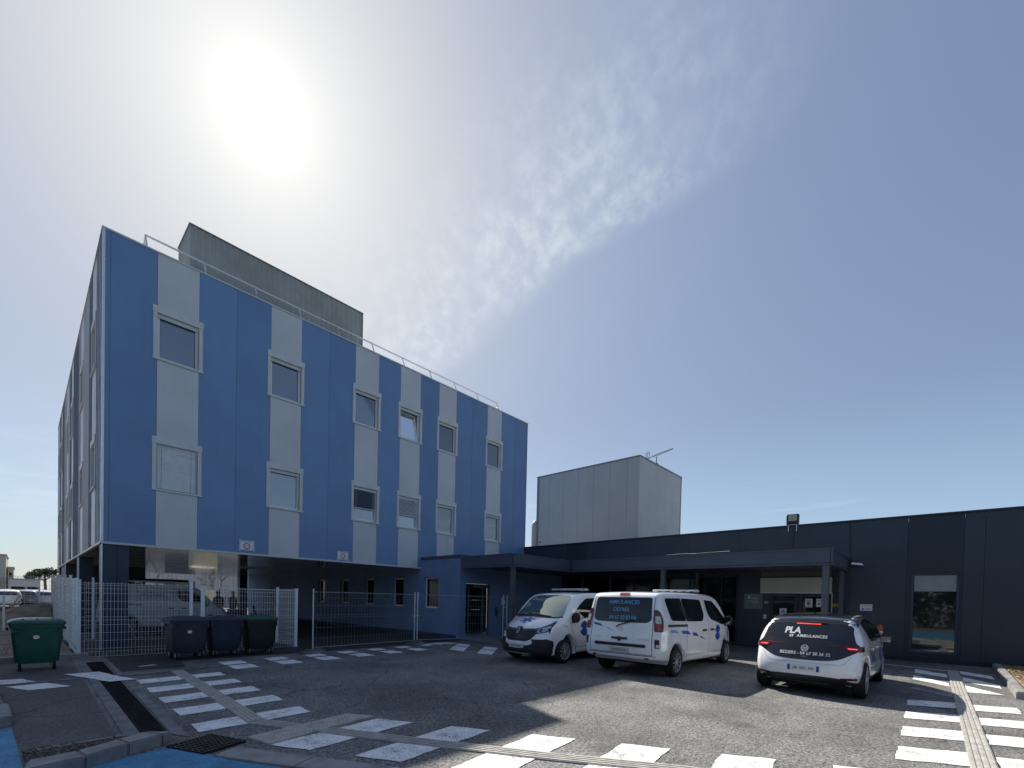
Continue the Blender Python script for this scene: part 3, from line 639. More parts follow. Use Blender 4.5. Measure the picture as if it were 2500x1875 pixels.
# sliding door
d = add('sliding_door', WB().box(12.68, -.12, .10, 12.75, -.06, 2.33).box(14.04, -.12, .10, 14.11, -.06, 2.33).box(12.75, -.12, 2.18, 14.04, -.06, 2.33).box(12.90, -.15, .12, 12.97, -.09, 2.18).box(13.72, -.15, .12, 13.80, -.09, 2.18).box(12.97, -.15, .12, 13.72, -.09, .22).on('Y', YA), POSTM, A)
add('pane', wbox(12.75, -.14, .22, 14.04, -.13, 2.18).on('Y', YA), GLASSD, d)
add('opening_header', wbox(12.70, -.055, 2.20, 13.1, -.0, 2.30).on('Y', YA), BLACKM, d)
for za, zb in ((1.20, 1.24), (1.62, 1.65)): add('sticker', wbox(13.1, -.088, za, 13.6, -.086, zb).on('Y', YA), PAPER, d)
it = thing('intercom', 'pale intercom box beside the sliding door under the corner canopy', 'intercom', (14.95, YA-.04, 1.6)); add('case', wbox(14.85, 0, 1.45, 15.05, .06, 1.80).on('Y', YA), FRAME, it, bev=.006); add('speaker_grille', wbox(14.89, .06, 1.66, 15.01, .063, 1.76).on('Y', YA), SLATE, it); add('push_button', wbox(14.93, .06, 1.52, 14.97, .067, 1.56).on('Y', YA), REDI, it)
hb_ = thing('mail_slot', 'small black box on the blue wall right of the sliding door', 'mail box', (14.5, YA-.05, 1.1)); add('case', wbox(14.44, 0, .92, 14.56, .07, 1.32).on('Y', YA), BLACKM, hb_, bev=.01); add('flap', wbox(14.46, .07, 1.2, 14.54, .076, 1.26).on('Y', YA), SLATE, hb_)
# ------------------------------------------------------------------ dark clad building on the right
XD, ZD = 19.45, 4.66
Dk = thing('dark_building', 'long low building with dark navy cladding along the right', 'building', (26, 2, 0))
add('building_core', MB().box(XD+.3, -20, 0, 40, 16.99, ZD-.15), DARK2, Dk)
bounds = [17.05, 14.36, 14.02, 12.9, 10.2, 7.6, 5.6, 3.74, 2.0, .52, -.78, -1.22, -3.0, -4.8, -6.6, -9, -12, -16, -20]
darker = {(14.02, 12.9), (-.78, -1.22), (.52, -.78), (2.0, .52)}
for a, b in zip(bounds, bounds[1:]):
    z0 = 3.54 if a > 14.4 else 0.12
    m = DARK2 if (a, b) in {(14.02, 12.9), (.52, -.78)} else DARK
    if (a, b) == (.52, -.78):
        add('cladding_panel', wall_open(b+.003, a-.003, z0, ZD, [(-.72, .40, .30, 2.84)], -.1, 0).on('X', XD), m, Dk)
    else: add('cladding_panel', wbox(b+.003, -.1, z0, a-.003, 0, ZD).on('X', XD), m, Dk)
add('plinth', wbox(-20, -.1, 0, 14.3, -.02, .12).on('X', XD), DARK2, Dk)
add('coping', MB().box(XD-.06, -20, ZD, XD+.35, 17.05, ZD+.05), DARK2, Dk)
add('roof', MB().box(XD+.35, -20, ZD-.15, 40, 17.0, ZD-.1), ROOFM, Dk)
w = window(Dk, 'X', XD, -.72, .40, .30, 2.84, rec=.08, trim=False, fw=.06, frame=CANO, pane=GLASSW)
add('roller_screen', wbox(-.655, -.122, 2.26, .335, -.105, 2.775).on('X', XD), mat('roller_screen', (.27, .29, .31), .7, var=.05, scale=6), w)
# glazed wall under the canopy
mb = WB()
gl_b = [13.9, 12.7, 11.4, 10.1, 8.8, 7.5, 6.2, 5.6]
for a, b in zip(gl_b, gl_b[1:]):
    f = add('curtain_frame', WB().box(b, 0, .12, b+.05, .045, 2.9).box(b+.05, 0, .12, a-.0, .045, .2).box(b+.05, 0, 2.8, a, .045, 2.9).box(b+.05, 0, 1.0, a, .045, 1.05).on('X', XD), DARK2, Dk)
    add('pane', wbox(b+.05, .005, 1.05, a, .02, 2.8).on('X', XD), GLASSD, f); add('pane', wbox(b+.05, .005, .2, a, .02, 1.0).on('X', XD), GLASSD, f)
# entrance doors with the cream shutter box over them
OFFW = mat('shutter_box_cream', (.50, .49, .43), .5, var=.05, scale=2)
add('shutter_box', wbox(2.49, .0, 2.20, 4.76, .16, 2.745).on('X', XD), OFFW, Dk, bev=.008)
add('shutter_lip', wbox(2.49, .02, 2.165, 4.76, .155, 2.198).on('X', XD), FRAME, Dk)
add('guide_rail', wbox(2.47, .0, .1, 2.49, .12, 2.19).on('X', XD), FRAME, Dk)
add('beige_panel', wbox(2.52, .0, 2.80, 4.76, .03, 3.06).on('X', XD), mat('panel_beige', (.10, .10, .085), .6, var=.05), Dk)  # dim beige panel on the wall, over the shutter box
for a, b in ((4.45, 3.52), (3.5, 2.55)):
    f = add('door', WB().box(b, .0, .1, b+.12, .05, 2.16).box(a-.12, .0, .1, a, .05, 2.16).box(b+.12, 0, 2.04, a-.12, .05, 2.16).box(b+.12, 0, .1, a-.12, .05, .32).on('X', XD), DARK2, Dk)
    add('pane', wbox(b+.12, .005, .32, a-.12, .02, 2.04).on('X', XD), GLASSD, f)
    add('handle', wbox(b+.04, .05, .95, b+.08, .09, 1.45).on('X', XD), ALU, f)
def board(name, label, cat, u0, u1, z0, z1, m, d=.03, marks=(), wall='X', c=None):
    t = thing(name, label, cat, (XD-.05, (u0+u1)/2, z0)); c = c or XD
    add('sheet', wbox(u0, d-.012, z0, u1, d, z1).on('X', c), m, t)
    for kind_, a in marks:
        if kind_ == 'txt':
            s_, sz, u, z, mm = a; add('lettering', place_mesh(text_mesh(s_, sz, align='CENTER'), frame_M((c-d-.002, u, z), (0, -1, 0), (0, 0, 1))), mm, t)
        elif kind_ == 'bar':
            b0, b1, c0_, c1_, mm = a; add('printed_line', wbox(b0, d+.0005, c0_, b1, d+.002, c1_).on('X', c), mm, t)
        elif kind_ == 'disc':
            u, z, r, mm = a; add('printed_disc', WB().add([(u+r*math.cos(6.283*k/16), d+.001, z+r*math.sin(6.283*k/16)) for k in range(16)], [tuple(range(16))]).on('X', c), mm, t)
        elif kind_ == 'tri':
            u, z, r, mm = a; add('printed_triangle', WB().add([(u-r, d+.001, z-r*.7), (u+r, d+.001, z-r*.7), (u, d+.001, z+r)], [(0, 1, 2)]).on('X', c), mm, t)
    return t
GPL = mat('clear_sign_plate', (.16, .19, .22), .2, var=.1, scale=6)
board('sign_plate', 'grey glassy information plate left of the entrance doors', 'sign', 4.70, 5.36, 1.54, 2.14, GPL, marks=[('bar', (4.85, 5.2, 1.95, 1.97, FRAME)), ('bar', (4.85, 5.25, 1.85, 1.86, FRAME)), ('bar', (4.85, 5.1, 1.78, 1.79, FRAME)), ('disc', (5.18, 2.03, .035, FRAME))])
board('notice', 'white notice on the entrance door, left of two side by side', 'notice', 3.06, 3.29, 1.66, 1.97, PAPER, .055, [('bar', (3.10, 3.25, 1.90, 1.92, INK)), ('disc', (3.175, 1.80, .06, GPL)), ('bar', (3.1, 3.25, 1.69, 1.70, INK))])
board('notice', 'white notice on the entrance door, right of two side by side', 'notice', 2.77, 2.95, 1.68, 1.97, PAPER, .055, [('bar', (2.80, 2.92, 1.91, 1.925, INK)), ('tri', (2.86, 1.80, .05, GPL))])
board('notice', 'white notice with a grey triangle low on the left entrance door', 'notice', 3.87, 4.10, 1.36, 1.60, PAPER, .055, [('tri', (3.985, 1.49, .07, GPL)), ('bar', (3.91, 4.06, 1.39, 1.40, INK))])
board('warning_plate', 'small yellow plate on the dark wall beside the canopy post', 'sign', 2.30, 2.47, 1.70, 1.81, mat('plate_yellow', (.50, .33, .03), .5, var=.05), .02, [('bar', (2.33, 2.44, 1.75, 1.765, INK))])
board('wall_sign', 'white sign with blue disc on the dark wall right of the canopy', 'sign', 1.36, 1.69, 1.59, 1.81, PAPER, .025, [('disc', (1.61, 1.65, .035, BLUI)), ('txt', ('ID  VPN  OR', .05, 1.52, 1.765, INK)), ('bar', (1.39, 1.55, 1.66, 1.67, GPL)), ('bar', (1.39, 1.55, 1.63, 1.64, GPL))])
board('exit_plate', 'tiny green pictogram plate beside the grey information plate', 'sign', 4.48, 4.66, 1.76, 1.86, mat('plate_green', (.10, .20, .17), .5, var=.05), .02, [('disc', (4.53, 1.81, .02, PAPER)), ('bar', (4.56, 4.62, 1.79, 1.83, PAPER))])
sw_ = thing('door_switch', 'small white switch box left of the entrance doors', 'switch', (XD-.03, 4.6, 1.25)); add('case', wbox(4.55, 0, 1.18, 4.65, .04, 1.34).on('X', XD), FRAME, sw_, bev=.006); add('button', wbox(4.58, .04, 1.23, 4.62, .046, 1.27).on('X', XD), SLATE, sw_)
# ------------------------------------------------------------------ canopy
C = thing('canopy', 'dark grey flat canopy on posts wrapping the entrance corner', 'canopy', (16, 8, 0))
CB, CT = 2.93, 3.43
add('soffit', MB().prism([(12.45, 14.30), (12.45, 11.45), (16.10, 11.45), (16.10, 2.16), (19.40, 2.16), (19.40, 14.30)], CB+.06, CB+.10), CANO, C)
add('deck', MB().prism([(12.45, 14.30), (12.45, 11.45), (16.10, 11.45), (16.10, 2.16), (19.40, 2.16), (19.40, 14.30)], CT-.10, CT-.06), ROOFM, C)
def fascia(a, b, axis):
    if axis == 'X': q = [WB().box(a[1], -.06, CB+.07, b[1], 0, CT-.05).on('X', a[0]), WB().box(a[1], -.08, CT-.05, b[1], .02, CT).on('X', a[0]), WB().box(a[1], -.08, CB, b[1], .015, CB+.055).on('X', a[0])]
    else: q = [WB().box(a[0], -.06, CB+.07, b[0], 0, CT-.05).on('Y', a[1]), WB().box(a[0], -.08, CT-.05, b[0], .02, CT).on('Y', a[1]), WB().box(a[0], -.08, CB, b[0], .015, CB+.055).on('Y', a[1])]
    f = add('fascia', q[0], CANO, C); add('top_trim', q[1], CANO, f); add('bottom_lip', q[2], CANO, f)
fascia((12.35, 11.42), (12.35, 14.31), 'X'); fascia((12.37, 11.35), (16.02, 11.35), 'Y'); fascia((16.0, 2.13), (16.0, 11.32), 'X'); fascia((16.02, 2.06), (19.42, 2.06), 'Y')
for (x, y, s) in ((12.50, 11.50, .15), (16.18, 7.26, .16), (16.18, 2.24, .17), (19.25, 2.20, .14), (19.2, 12.85, .12), (19.2, 11.26, .12), (19.2, 7.13, .12)):
    p = add('post', MB().box(x-s/2, y-s/2, 0.0, x+s/2, y+s/2, CB+.055), POSTM, C, bev=.008); add('base_plate', MB().box(x-s*.8, y-s*.8, .0505, x+s*.8, y+s*.8, .066), POSTM, p)
mb = MB(); pts = [(15.96, 7.1, 3.452), (15.95, 6.6, 3.47), (15.97, 6.0, 3.455), (15.95, 5.6, 3.468), (15.94, 4.9, 3.475)]
for a, b in zip(pts, pts[1:]): mb.add([(a[0], a[1], a[2]), (b[0], b[1], b[2]), (b[0]+.05, b[1], b[2]+.012), (a[0]+.05, a[1], a[2]+.008)], [(0, 1, 2, 3)]); mb.add([(a[0], a[1], a[2]-.004), (b[0], b[1], b[2]-.004), (b[0]+.05, b[1], b[2]+.008), (a[0]+.05, a[1], a[2]+.004)], [(3, 2, 1, 0)])
add('torn_film', mb, TRIM, None, label='torn strip of pale plastic film lying on the canopy edge', cat='plastic film')
# floodlight over the dark wall
fl = thing('floodlight', 'black finned floodlight standing above the dark roof edge', 'floodlight', (XD-.1, 3.76, ZD))
mb = MB().box(XD-.10, 3.58, 4.66+.06, XD+.02, 3.95, 5.10)
for k in range(6): mb.box(XD-.09, 3.555, 4.75+.055*k, XD+.0, 3.58, 4.775+.055*k); mb.box(XD-.09, 3.95, 4.75+.055*k, XD+.0, 3.975, 4.775+.055*k)
add('housing', mb, BLACKM, fl); add('lens', MB().box(XD-.108, 3.63, 4.85, XD-.101, 3.90, 5.07), mat('floodlight_lens', (.30, .31, .27), .25, var=.3, scale=22), fl)
add('bracket', MB().box(XD-.10, 3.62, 4.47, XD-.075, 3.64, 4.72).box(XD-.10, 3.88, 4.47, XD-.075, 3.90, 4.72).box(XD-.1, 3.62, 4.71, XD+.1, 3.9, 4.725), ALU, fl)
add('cable_duct', MB().box(XD-.03, 3.72, 3.44, XD-.002, 3.76, 4.55), DARK2, fl)
# wall lamp beside the canopy
wl = thing('wall_lamp', 'small white lamp on the dark wall beside the canopy end', 'lamp', (XD-.1, 1.8, 3.2))
add('arm', MB().box(XD-.10, 1.93, 3.20, XD-.002, 1.97, 3.30), BLACKM, wl)
mb = MB(); mb.add([(XD-.26, 1.62, 3.12), (XD-.02, 1.62, 3.12), (XD-.02, 1.95, 3.17), (XD-.26, 1.95, 3.17), (XD-.24, 1.68, 3.20), (XD-.04, 1.68, 3.20), (XD-.04, 1.95, 3.235), (XD-.24, 1.95, 3.235)], [(3, 2, 1, 0), (4, 5, 6, 7), (0, 1, 5, 4), (1, 2, 6, 5), (2, 3, 7, 6), (3, 0, 4, 7)])
add('lamp_shade', mb, FRAME, wl); add('cable', MB().path([(XD-.012, 1.95, 3.28), (XD-.012, 2.0, 3.45), (XD-.012, 2.02, 3.7), (XD-.012, 2.06, ZD)], .007, 5), BLACKM, wl)
# ------------------------------------------------------------------ pale block behind
T = thing('pale_block', 'tall pale grey metal clad block rising behind the dark roof', 'building', (27, 16, 4.5))
TX, TY, TX2, TY2, TZ = 24.0, 12.38, 29.95, 19.97, 10.1
add('block_core', MB().box(TX+.07, TY+.07, 4.4, TX2-.01, TY2-.01, TZ-.02), SEAL, T)
jl = [TY2-.0, 18.9, 17.75, 16.6, 15.45, 14.3, 13.15, TY+.13]
for a, b in zip(jl, jl[1:]): add('wall_panel', wbox(b+.006, -.08, 4.4, a-.006, 0, TZ).on('X', TX), CREAM, T)
jr = [TX+.13, 25.2, 26.4, 27.55, 28.7, TX2-.06]
for a, b in zip(jr, jr[1:]): add('wall_panel', wbox(a+.006, -.08, 4.4, b-.006, 0, TZ).on('Y', TY), CREAM, T)
add('corner_trim', MB().box(TX-.015, TY-.015, 4.4, TX+.13, TY+.125, TZ), CREAM, T); add('corner_trim', MB().box(TX2-.06, TY-.02, 4.4, TX2+.02, TY+.08, TZ), CREAMD, T); add('corner_trim', MB().box(TX-.02, TY2-.16, 4.4, TX-.0005, TY2+.02, TZ), CREAMD, T)
add('coping', MB().box(TX-.04, TY-.04, TZ, TX2+.04, TY2+.04, TZ+.07), CREAMD, T)
add('roof_duct', MB().lathe([(0, .30), (2.4, .30), (2.62, .26), (2.78, .16), (2.84, .0)], (24.6, 20.55, 4.5), (0, 0, 1), 20), CREAM, T, smooth=40)
add('vent_pipe', MB().tube((TX-.03, 19.62, 5.65), (TX+.02, 19.62, 5.65), .05, 10), BLACKM, T)
add('spout', MB().add([(29.9, 12.3, 5.9), (29.9, 12.6, 5.9), (30.6, 12.45, 6.3), (29.9, 12.45, 6.25), (30.1, 12.45, 5.75)], [(0, 1, 4), (0, 4, 2), (4, 1, 2), (0, 2, 3), (1, 3, 2), (0, 3, 1)]), BLACKM, T)
an = thing('tv_antenna', 'thin rake shaped television antenna on the pale block', 'antenna', (26.6, 12.6, TZ+.07))
add('mast', MB().tube((26.6, 12.6, TZ+.05), (26.6, 12.6, 10.75), .025, 8).lathe([(0, .12), (.14, .12), (.18, .05)], (26.6, 12.6, TZ+.07), (0, 0, 1), 12), BLACKM, an)
a, b = Vector((26.55, 13.25, 10.72)), Vector((26.55, 11.55, 11.02))
add('boom', MB().tube(a, b, .022, 6), BLACKM, an)
for k in range(13):
    p = a.lerp(b, .28+.72*k/12); l = .16-.005*k; add('element', MB().tube(p+Vector((-l, 0, .02)), p+Vector((l, 0, -.02)), .013, 5), BLACKM, an)
for k, (dy, h) in enumerate(((.12, .42), (0, .46), (-.12, .40))):
    p = a+Vector((0, dy-.02, 0)); add('reflector', MB().tube(p+Vector((0, 0, -.06)), p+Vector((.05, -.06, h)), .015, 5), BLACKM, an)
add('reflector_bar', MB().tube(a+Vector((0, .12, .1)), a+Vector((0, -.14, .12)), .008, 5).tube(a+Vector((.04, .1, .38)), a+Vector((.04, -.18, .38)), .013, 5), BLACKM, an)
# ------------------------------------------------------------------ vehicle tools
def catmull(pts, n=6, closed=False):
    P = [Vector(p) for p in pts]; out = []; m = len(P)
    rng = range(m) if closed else range(m-1)
    for i in rng:
        p0 = P[(i-1) % m] if closed or i else P[0]; p1 = P[i]; p2 = P[(i+1) % m]; p3 = P[(i+2) % m] if closed or i+2 < m else P[-1]
        for k in range(n):
            t = k/n; out.append(.5*((2*p1)+(p2-p0)*t+(2*p0-5*p1+4*p2-p3)*t*t+(3*p1-p0-3*p2+p3)*t**3))
    if not closed: out.append(P[-1])
    return [tuple(p) for p in out]
def rpoly(pts, r=.04, seg=4):
    """polygon with rounded corners"""
    out = []; n = len(pts)
    for i in range(n):
        p = Vector(pts[i]); a = Vector(pts[i-1])-p; b = Vector(pts[(i+1) % n])-p
        rr = min(r, a.length*.45, b.length*.45); a = p+a.normalized()*rr; b = p+b.normalized()*rr
        for k in range(seg+1):
            t = k/seg; out.append(tuple(a*(1-t)**2+p*2*t*(1-t)+b*t*t))
    return out
def ss(a, b, x):
    t = max(0, min(1, (x-a)/(b-a))); return t*t*(3-2*t)
def arch(cx, r, z0, n=14):
    """wheel arch as points from front to rear along the sill"""
    a0 = math.asin(max(-1, min(1, (z0-ARCH_Z)/r)))
    return [(cx+r*math.cos(a0+(math.pi-2*a0)*k/n), ARCH_Z+r*math.sin(a0+(math.pi-2*a0)*k/n)) for k in range(n+1)]
ARCH_Z = .33
def body(sil, w, r, deform, cols=14, grid=.09):
    """closed body shell: side silhouette extruded over the width with rounded shoulders, then shaped"""
    n = len(sil); P = [Vector(p) for p in sil]
    ar = sum(P[i].x*P[(i+1) % n].y-P[(i+1) % n].x*P[i].y for i in range(n))
    if ar < 0: P = P[::-1]
    nor = []
    for i in range(n):
        d = (P[(i+1) % n]-P[i-1]); d = d.normalized() if d.length > 1e-9 else Vector((1, 0)); nor.append(Vector((-d.y, d.x)))  # inward for ccw
    rings = []
    K = 5
    ys = [(-(w-r*(1-math.sin(math.pi/2*k/K))), r*(1-math.cos(math.pi/2*k/K))) for k in range(K, -1, -1)]
    ys += [(-(w-r)+2*(w-r)*k/cols, 0) for k in range(1, cols)]
    ys += [((w-r*(1-math.sin(math.pi/2*k/K))), r*(1-math.cos(math.pi/2*k/K))) for k in range(0, K+1)]
    bm = bmesh.new()
    for y, ins in ys: rings.append([bm.verts.new((P[i].x+nor[i].x*ins, y, P[i].y+nor[i].y*ins)) for i in range(n)])
    for a, b in zip(rings, rings[1:]):
        for i in range(n):
            j = (i+1) % n; bm.faces.new((a[i], a[j], b[j], b[i]))
    caps = [bm.faces.new(rings[0][::-1]), bm.faces.new(rings[-1])]
    bmesh.ops.triangulate(bm, faces=caps)
    bm.normal_update()
    xs = [p.x for p in P]; zs = [p.y for p in P]
    x = min(xs)+grid
    while x < max(xs): 
        bmesh.ops.bisect_plane(bm, geom=bm.verts[:]+bm.edges[:]+bm.faces[:], plane_co=(x, 0, 0), plane_no=(1, 0, 0)); x += grid
    z = min(zs)+grid
    while z < max(zs):
        bmesh.ops.bisect_plane(bm, geom=bm.verts[:]+bm.edges[:]+bm.faces[:], plane_co=(0, 0, z), plane_no=(0, 0, 1)); z += grid
    for v in bm.verts: v.co = deform(v.co)
    bmesh.ops.recalc_face_normals(bm, faces=bm.faces[:])
    me = bpy.data.meshes.new('body'); bm.to_mesh(me); bvh = BVHTree.FromBMesh(bm); bm.free()
    return me, bvh
VIEWS = {'R': (Vector((0, 1, 0)), Vector((1, 0, 0))), 'L': (Vector((0, -1, 0)), Vector((1, 0, 0))), 'B': (Vector((1, 0, 0)), Vector((0, 1, 0))), 'F': (Vector((-1, 0, 0)), Vector((0, 1, 0)))}
def decal(bvh, polys, view, off=.004, thick=0., grid=.06, mesh=None, up=None, base=None):
    """flat outline(s) thrown on to the body surface along a view direction"""
    if isinstance(view, str) and view in VIEWS: d, u = VIEWS[view]; v = Vector((0, 0, 1))
    elif view == 'T': d, u, v = Vector((0, 0, -1)), Vector((1, 0, 0)), Vector((0, 1, 0))
    else: d, u, v = Vector(view[0]).normalized(), Vector(view[1]).normalized(), Vector((0, 0, 1))
    bm = bmesh.new()
    if mesh: bm.from_mesh(mesh)
    else:
        for p in polys:
            vs_ = [bm.verts.new((q[0], q[1], 0)) for q in p]; bm.faces.new(vs_)
    bmesh.ops.triangulate(bm, faces=bm.faces[:])
    bm.verts.ensure_lookup_table()
    for ax, no in ((0, (1, 0, 0)), (1, (0, 1, 0))):
        lo = min(q.co[ax] for q in bm.verts); hi = max(q.co[ax] for q in bm.verts); k = math.floor(lo/grid)+1
        while k*grid < hi:
            co = [0, 0, 0]; co[ax] = k*grid
            bmesh.ops.bisect_plane(bm, geom=bm.verts[:]+bm.edges[:]+bm.faces[:], plane_co=co, plane_no=no); k += 1
    hit = {}
    for q in bm.verts:
        o = u*q.co.x+v*q.co.y-d*8
        if view != 'T' and isinstance(view, str): pass
        loc, nn, idx, dist = bvh.ray_cast(o, d)
        if loc is None:
            loc, nn, idx, dist = bvh.find_nearest(u*q.co.x+v*q.co.y-d*(0.0)+ (base or Vector((0, 0, 0))))
        if nn.dot(d) > 0: nn = -nn
        hit[q] = (loc, nn)
    if thick:
        bed = [e for e in bm.edges if len(e.link_faces) == 1]
        ex = bmesh.ops.extrude_edge_only(bm, edges=bed)
        nv = [g_ for g_ in ex['geom'] if isinstance(g_, bmesh.types.BMVert)]
        old = {}
        for q in nv:
            for e in q.link_edges:
                o_ = e.other_vert(q)
                if o_ in hit: old[q] = o_
        for q in nv:
            if q in old: loc, nn = hit[old[q]]; q.co = loc-nn*.004
    for q, (loc, nn) in hit.items(): q.co = loc+nn*(off+thick)
    me = bpy.data.meshes.new('decal'); bm.to_mesh(me); bm.free(); return me
def ribbon(path, w):
    out = []; P = [Vector(p) for p in path]
    for a, b in zip(P, P[1:]):
        t = (b-a).normalized(); n = Vector((-t.y, t.x))*w/2; out.append([tuple(a-n-t*w*.2), tuple(b-n+t*w*.2), tuple(b+n+t*w*.2), tuple(a+n-t*w*.2)])
    return out
def star6(cx, cz, r, w=.30, sx=1.):
    out = []
    for k in range(6):
        a = math.pi/2+k*math.pi/3; h = w*r
        pa = Vector((math.cos(a), math.sin(a))); pn_ = Vector((-pa.y, pa.x))
        inner = h/math.tan(math.pi/6)*1.0
        out += [pa*r+pn_*-h, pa*r+pn_*h, (pa+Vector((math.cos(a+math.pi/3), math.sin(a+math.pi/3)))).normalized()*2*h]
    return [(cx+p.x*sx, cz+p.y) for p in out]
def txt2d(s, size, cx, cz, mirror=False, **k):
    me = text_mesh(s, size, align='CENTER', **k)
    me.transform(Matrix.Translation((cx, cz, 0)) @ Matrix.Diagonal((-1 if mirror else 1, 1, 1, 1))); return me
VW_ = mat('car_paint_white', (.86, .875, .89), .20, var=.045, scale=2.2, coat=1.)
VWB = mat('car_paint_black', (.010, .011, .013), .18, var=.05, scale=3, coat=.8)
CGL = mat('car_glass', (.006, .008, .010), .03, var=0, spec=.8, ior=1.6)
CGLR = mat('rear_glass_tinted', (.008, .015, .022), .05, var=0, spec=.5, ior=1.5)
WSC = mat('windscreen_glass', (.020, .026, .028), .02, var=0, spec=1., ior=2.3)
WSC.node_tree.nodes['Principled BSDF'].inputs['Specular Tint'].default_value = (.86, 1, .95, 1)
GAP = mat('panel_gap', (.02, .02, .022), .8, var=0)
BUMP = mat('bumper_plastic', (.020, .022, .026), .55, var=.1, scale=20, bump=.1, bscale=200)
TYRE = mat('tyre_rubber', (.012, .012, .013), .75, var=.2, scale=12)
RIM = mat('alloy_rim', (.42, .43, .45), .32, metal=.25, var=.1, scale=9)
REDL = mat('tail_lamp_red', (.28, .012, .014), .12, var=.15, scale=25, coat=.8)
REDD = mat('tail_lamp_dark', (.09, .008, .012), .12, var=.1, scale=25, coat=.8)
CLR = mat('lamp_clear', (.55, .54, .52), .12, var=.25, scale=25, coat=.8)
HLG = mat('headlamp_chrome', (.45, .48, .50), .10, metal=.7, var=.35, scale=16, coat=1.)
HLD = mat('headlamp_dark', (.03, .033, .037), .12, var=.1, coat=1.)
CHR = mat('chrome', (.62, .63, .65), .15, metal=.35, var=.05)
PLATE = mat('number_plate', (.55, .55, .53), .35, var=.12, scale=11)
PLB = mat('plate_blue_band', (.03, .07, .32), .4, var=.05)
EMB = mat('ambulance_blue', (.018, .07, .36), .4, var=.04)
EMBP = mat('ambulance_pale_blue', (.16, .30, .52), .4, var=.04)
LBL = mat('vinyl_light_blue', (.16, .42, .72), .5, var=.04)
VIN = mat('vinyl_white', (.72, .73, .74), .5, var=.04)
BRK = mat('brake_light_on', (.8, .05, .03), .3, var=0, emit=(1, .08, .06), es=1.0)
UND = mat('underbody_black', (.006, .006, .007), .9, var=0)
MIRG = mat('mirror_glass', (.3, .33, .36), .03, metal=1., var=0)
SMUDGE = mat('plate_smudge', (.36, .35, .33), .5, var=.2, scale=30)
def wheel(parent, x, y, r, w, side, spokes=10, twin=False, hubr=.70):
    """side: -1 outer face towards -y, +1 towards +y"""
    ax = (0, side, 0)
    prof = [(-w/2, r*.66), (-w/2, r*.9), (-w/2+.02, r*.975), (-w/2+.05, r), (w/2-.05, r), (w/2-.02, r*.975), (w/2, r*.9), (w/2, r*hubr), (w/2-.02, r*(hubr-.02))]
    wl_ = add('wheel', MB().lathe(prof, (x, y, r), ax, 32), TYRE, parent, smooth=50, local=True)
    R_ = r*hubr
    mb = MB().lathe([(w/2-.02, R_), (w/2-.005, R_*.985), (w/2-.02, R_*.93), (w/2-.07, R_*.90)], (x, y, r), ax, 28)
    for k in range(spokes):
        a = 2*math.pi*k/spokes; dirv = Vector((math.cos(a), 0, math.sin(a))); tan = Vector((-math.sin(a), 0, math.cos(a)))
        for o in ((-.12, .12) if twin else (0,)):
            p0 = Vector((x, y+side*(w/2-.025), r))+dirv*R_*.15+tan*R_*o*.4; p1 = Vector((x, y+side*(w/2-.02), r))+dirv*R_*.95+tan*R_*o*1.3
            d = (p1-p0).normalized(); n = d.cross(Vector(ax)).normalized(); h = R_*.055 if not twin else R_*.04
            v = [p0-n*h*.8, p0+n*h*.8, p1+n*h*1.15, p1-n*h*1.15]; s_ = Vector(ax)*.012
            mb.add([q+s_ for q in v]+[q-s_*1.5 for q in v], [(0, 1, 2, 3), (7, 6, 5, 4), (0, 4, 5, 1), (1, 5, 6, 2), (2, 6, 7, 3), (3, 7, 4, 0)])
    mb.lathe([(w/2-.03, R_*.22), (w/2-.008, R_*.20), (w/2-.004, R_*.10), (w/2-.004, 0)], (x, y, r), ax, 16)
    add('rim', mb, RIM, wl_, smooth=35)
    add('brake_disc', MB().lathe([(w/2-.09, R_*.9), (w/2-.088, R_*.9), (w/2-.087, 0)], (x, y, r), ax, 20), UND, wl_)
    return wl_
def part(name, me, m, parent, smooth=40, kind=None, label=None):
    return add(name, me, m, parent, smooth=smooth, local=True, kind=kind, label=label)
# ------------------------------------------------------------------ the two ambulance vans and the works van
def van_shape():
    ARC = .425
    top = catmull([(.035, .46), (.005, .62), (.0, .80), (.035, 1.05), (.075, 1.35), (.12, 1.62), (.165, 1.80), (.235, 1.895), (.40, 1.94), (.9, 1.962), (1.8, 1.972), (2.8, 1.966), (3.35, 1.945), (3.68, 1.90), (3.86, 1.83), (4.05, 1.70), (4.30, 1.50), (4.50, 1.345), (4.64, 1.255), (4.80, 1.20), (5.0, 1.12), (5.16, 1.02), (5.27, .90), (5.335, .78), (5.385, .62), (5.40, .46), (5.385, .33), (5.33, .25), (5.18, .215)], 4)
    bot = [(4.93, .215)]+arch(4.47, ARC, .225)+[(4.0, .245), (3.0, .26), (2.0, .28), (1.42, .30)]+arch(.97, ARC, .30)+[(.5, .36), (.2, .40), (.08, .42)]
    return top+bot
def van_deform(c):
    x, y, z = c; w = .978; a = abs(y)/w
    t = 1-.150*ss(.98, 2.02, z)**1.15-.035*(1-ss(.22, .62, z))
    t *= 1-.115*ss(4.35, 5.45, x)-.03*(1-ss(0, .35, x))
    y2 = y*t
    x2 = x-.34*(a**2.3)*ss(3.75, 5.35, x)*ss(.0, 1.2, z+.7)+.05*(a**3)*(1-ss(0, .5, x))
    z2 = z-.025*a*a*ss(1.6, 1.95, z)-.055*a*a*ss(4.5, 5.0, x)*ss(.9, 1.1, z)
    # shallow waist crease
    y2 -= math.copysign(.012*math.exp(-((z-.88)/.05)**2)*ss(.5, .9, a)*ss(.3, .7, x)*(1-ss(4.0, 4.3, x)), y) if a > .5 else 0
    return Vector((x2, y2, z2))
VAN_ME, VAN_BVH = body(van_shape(), .978, .085, van_deform)
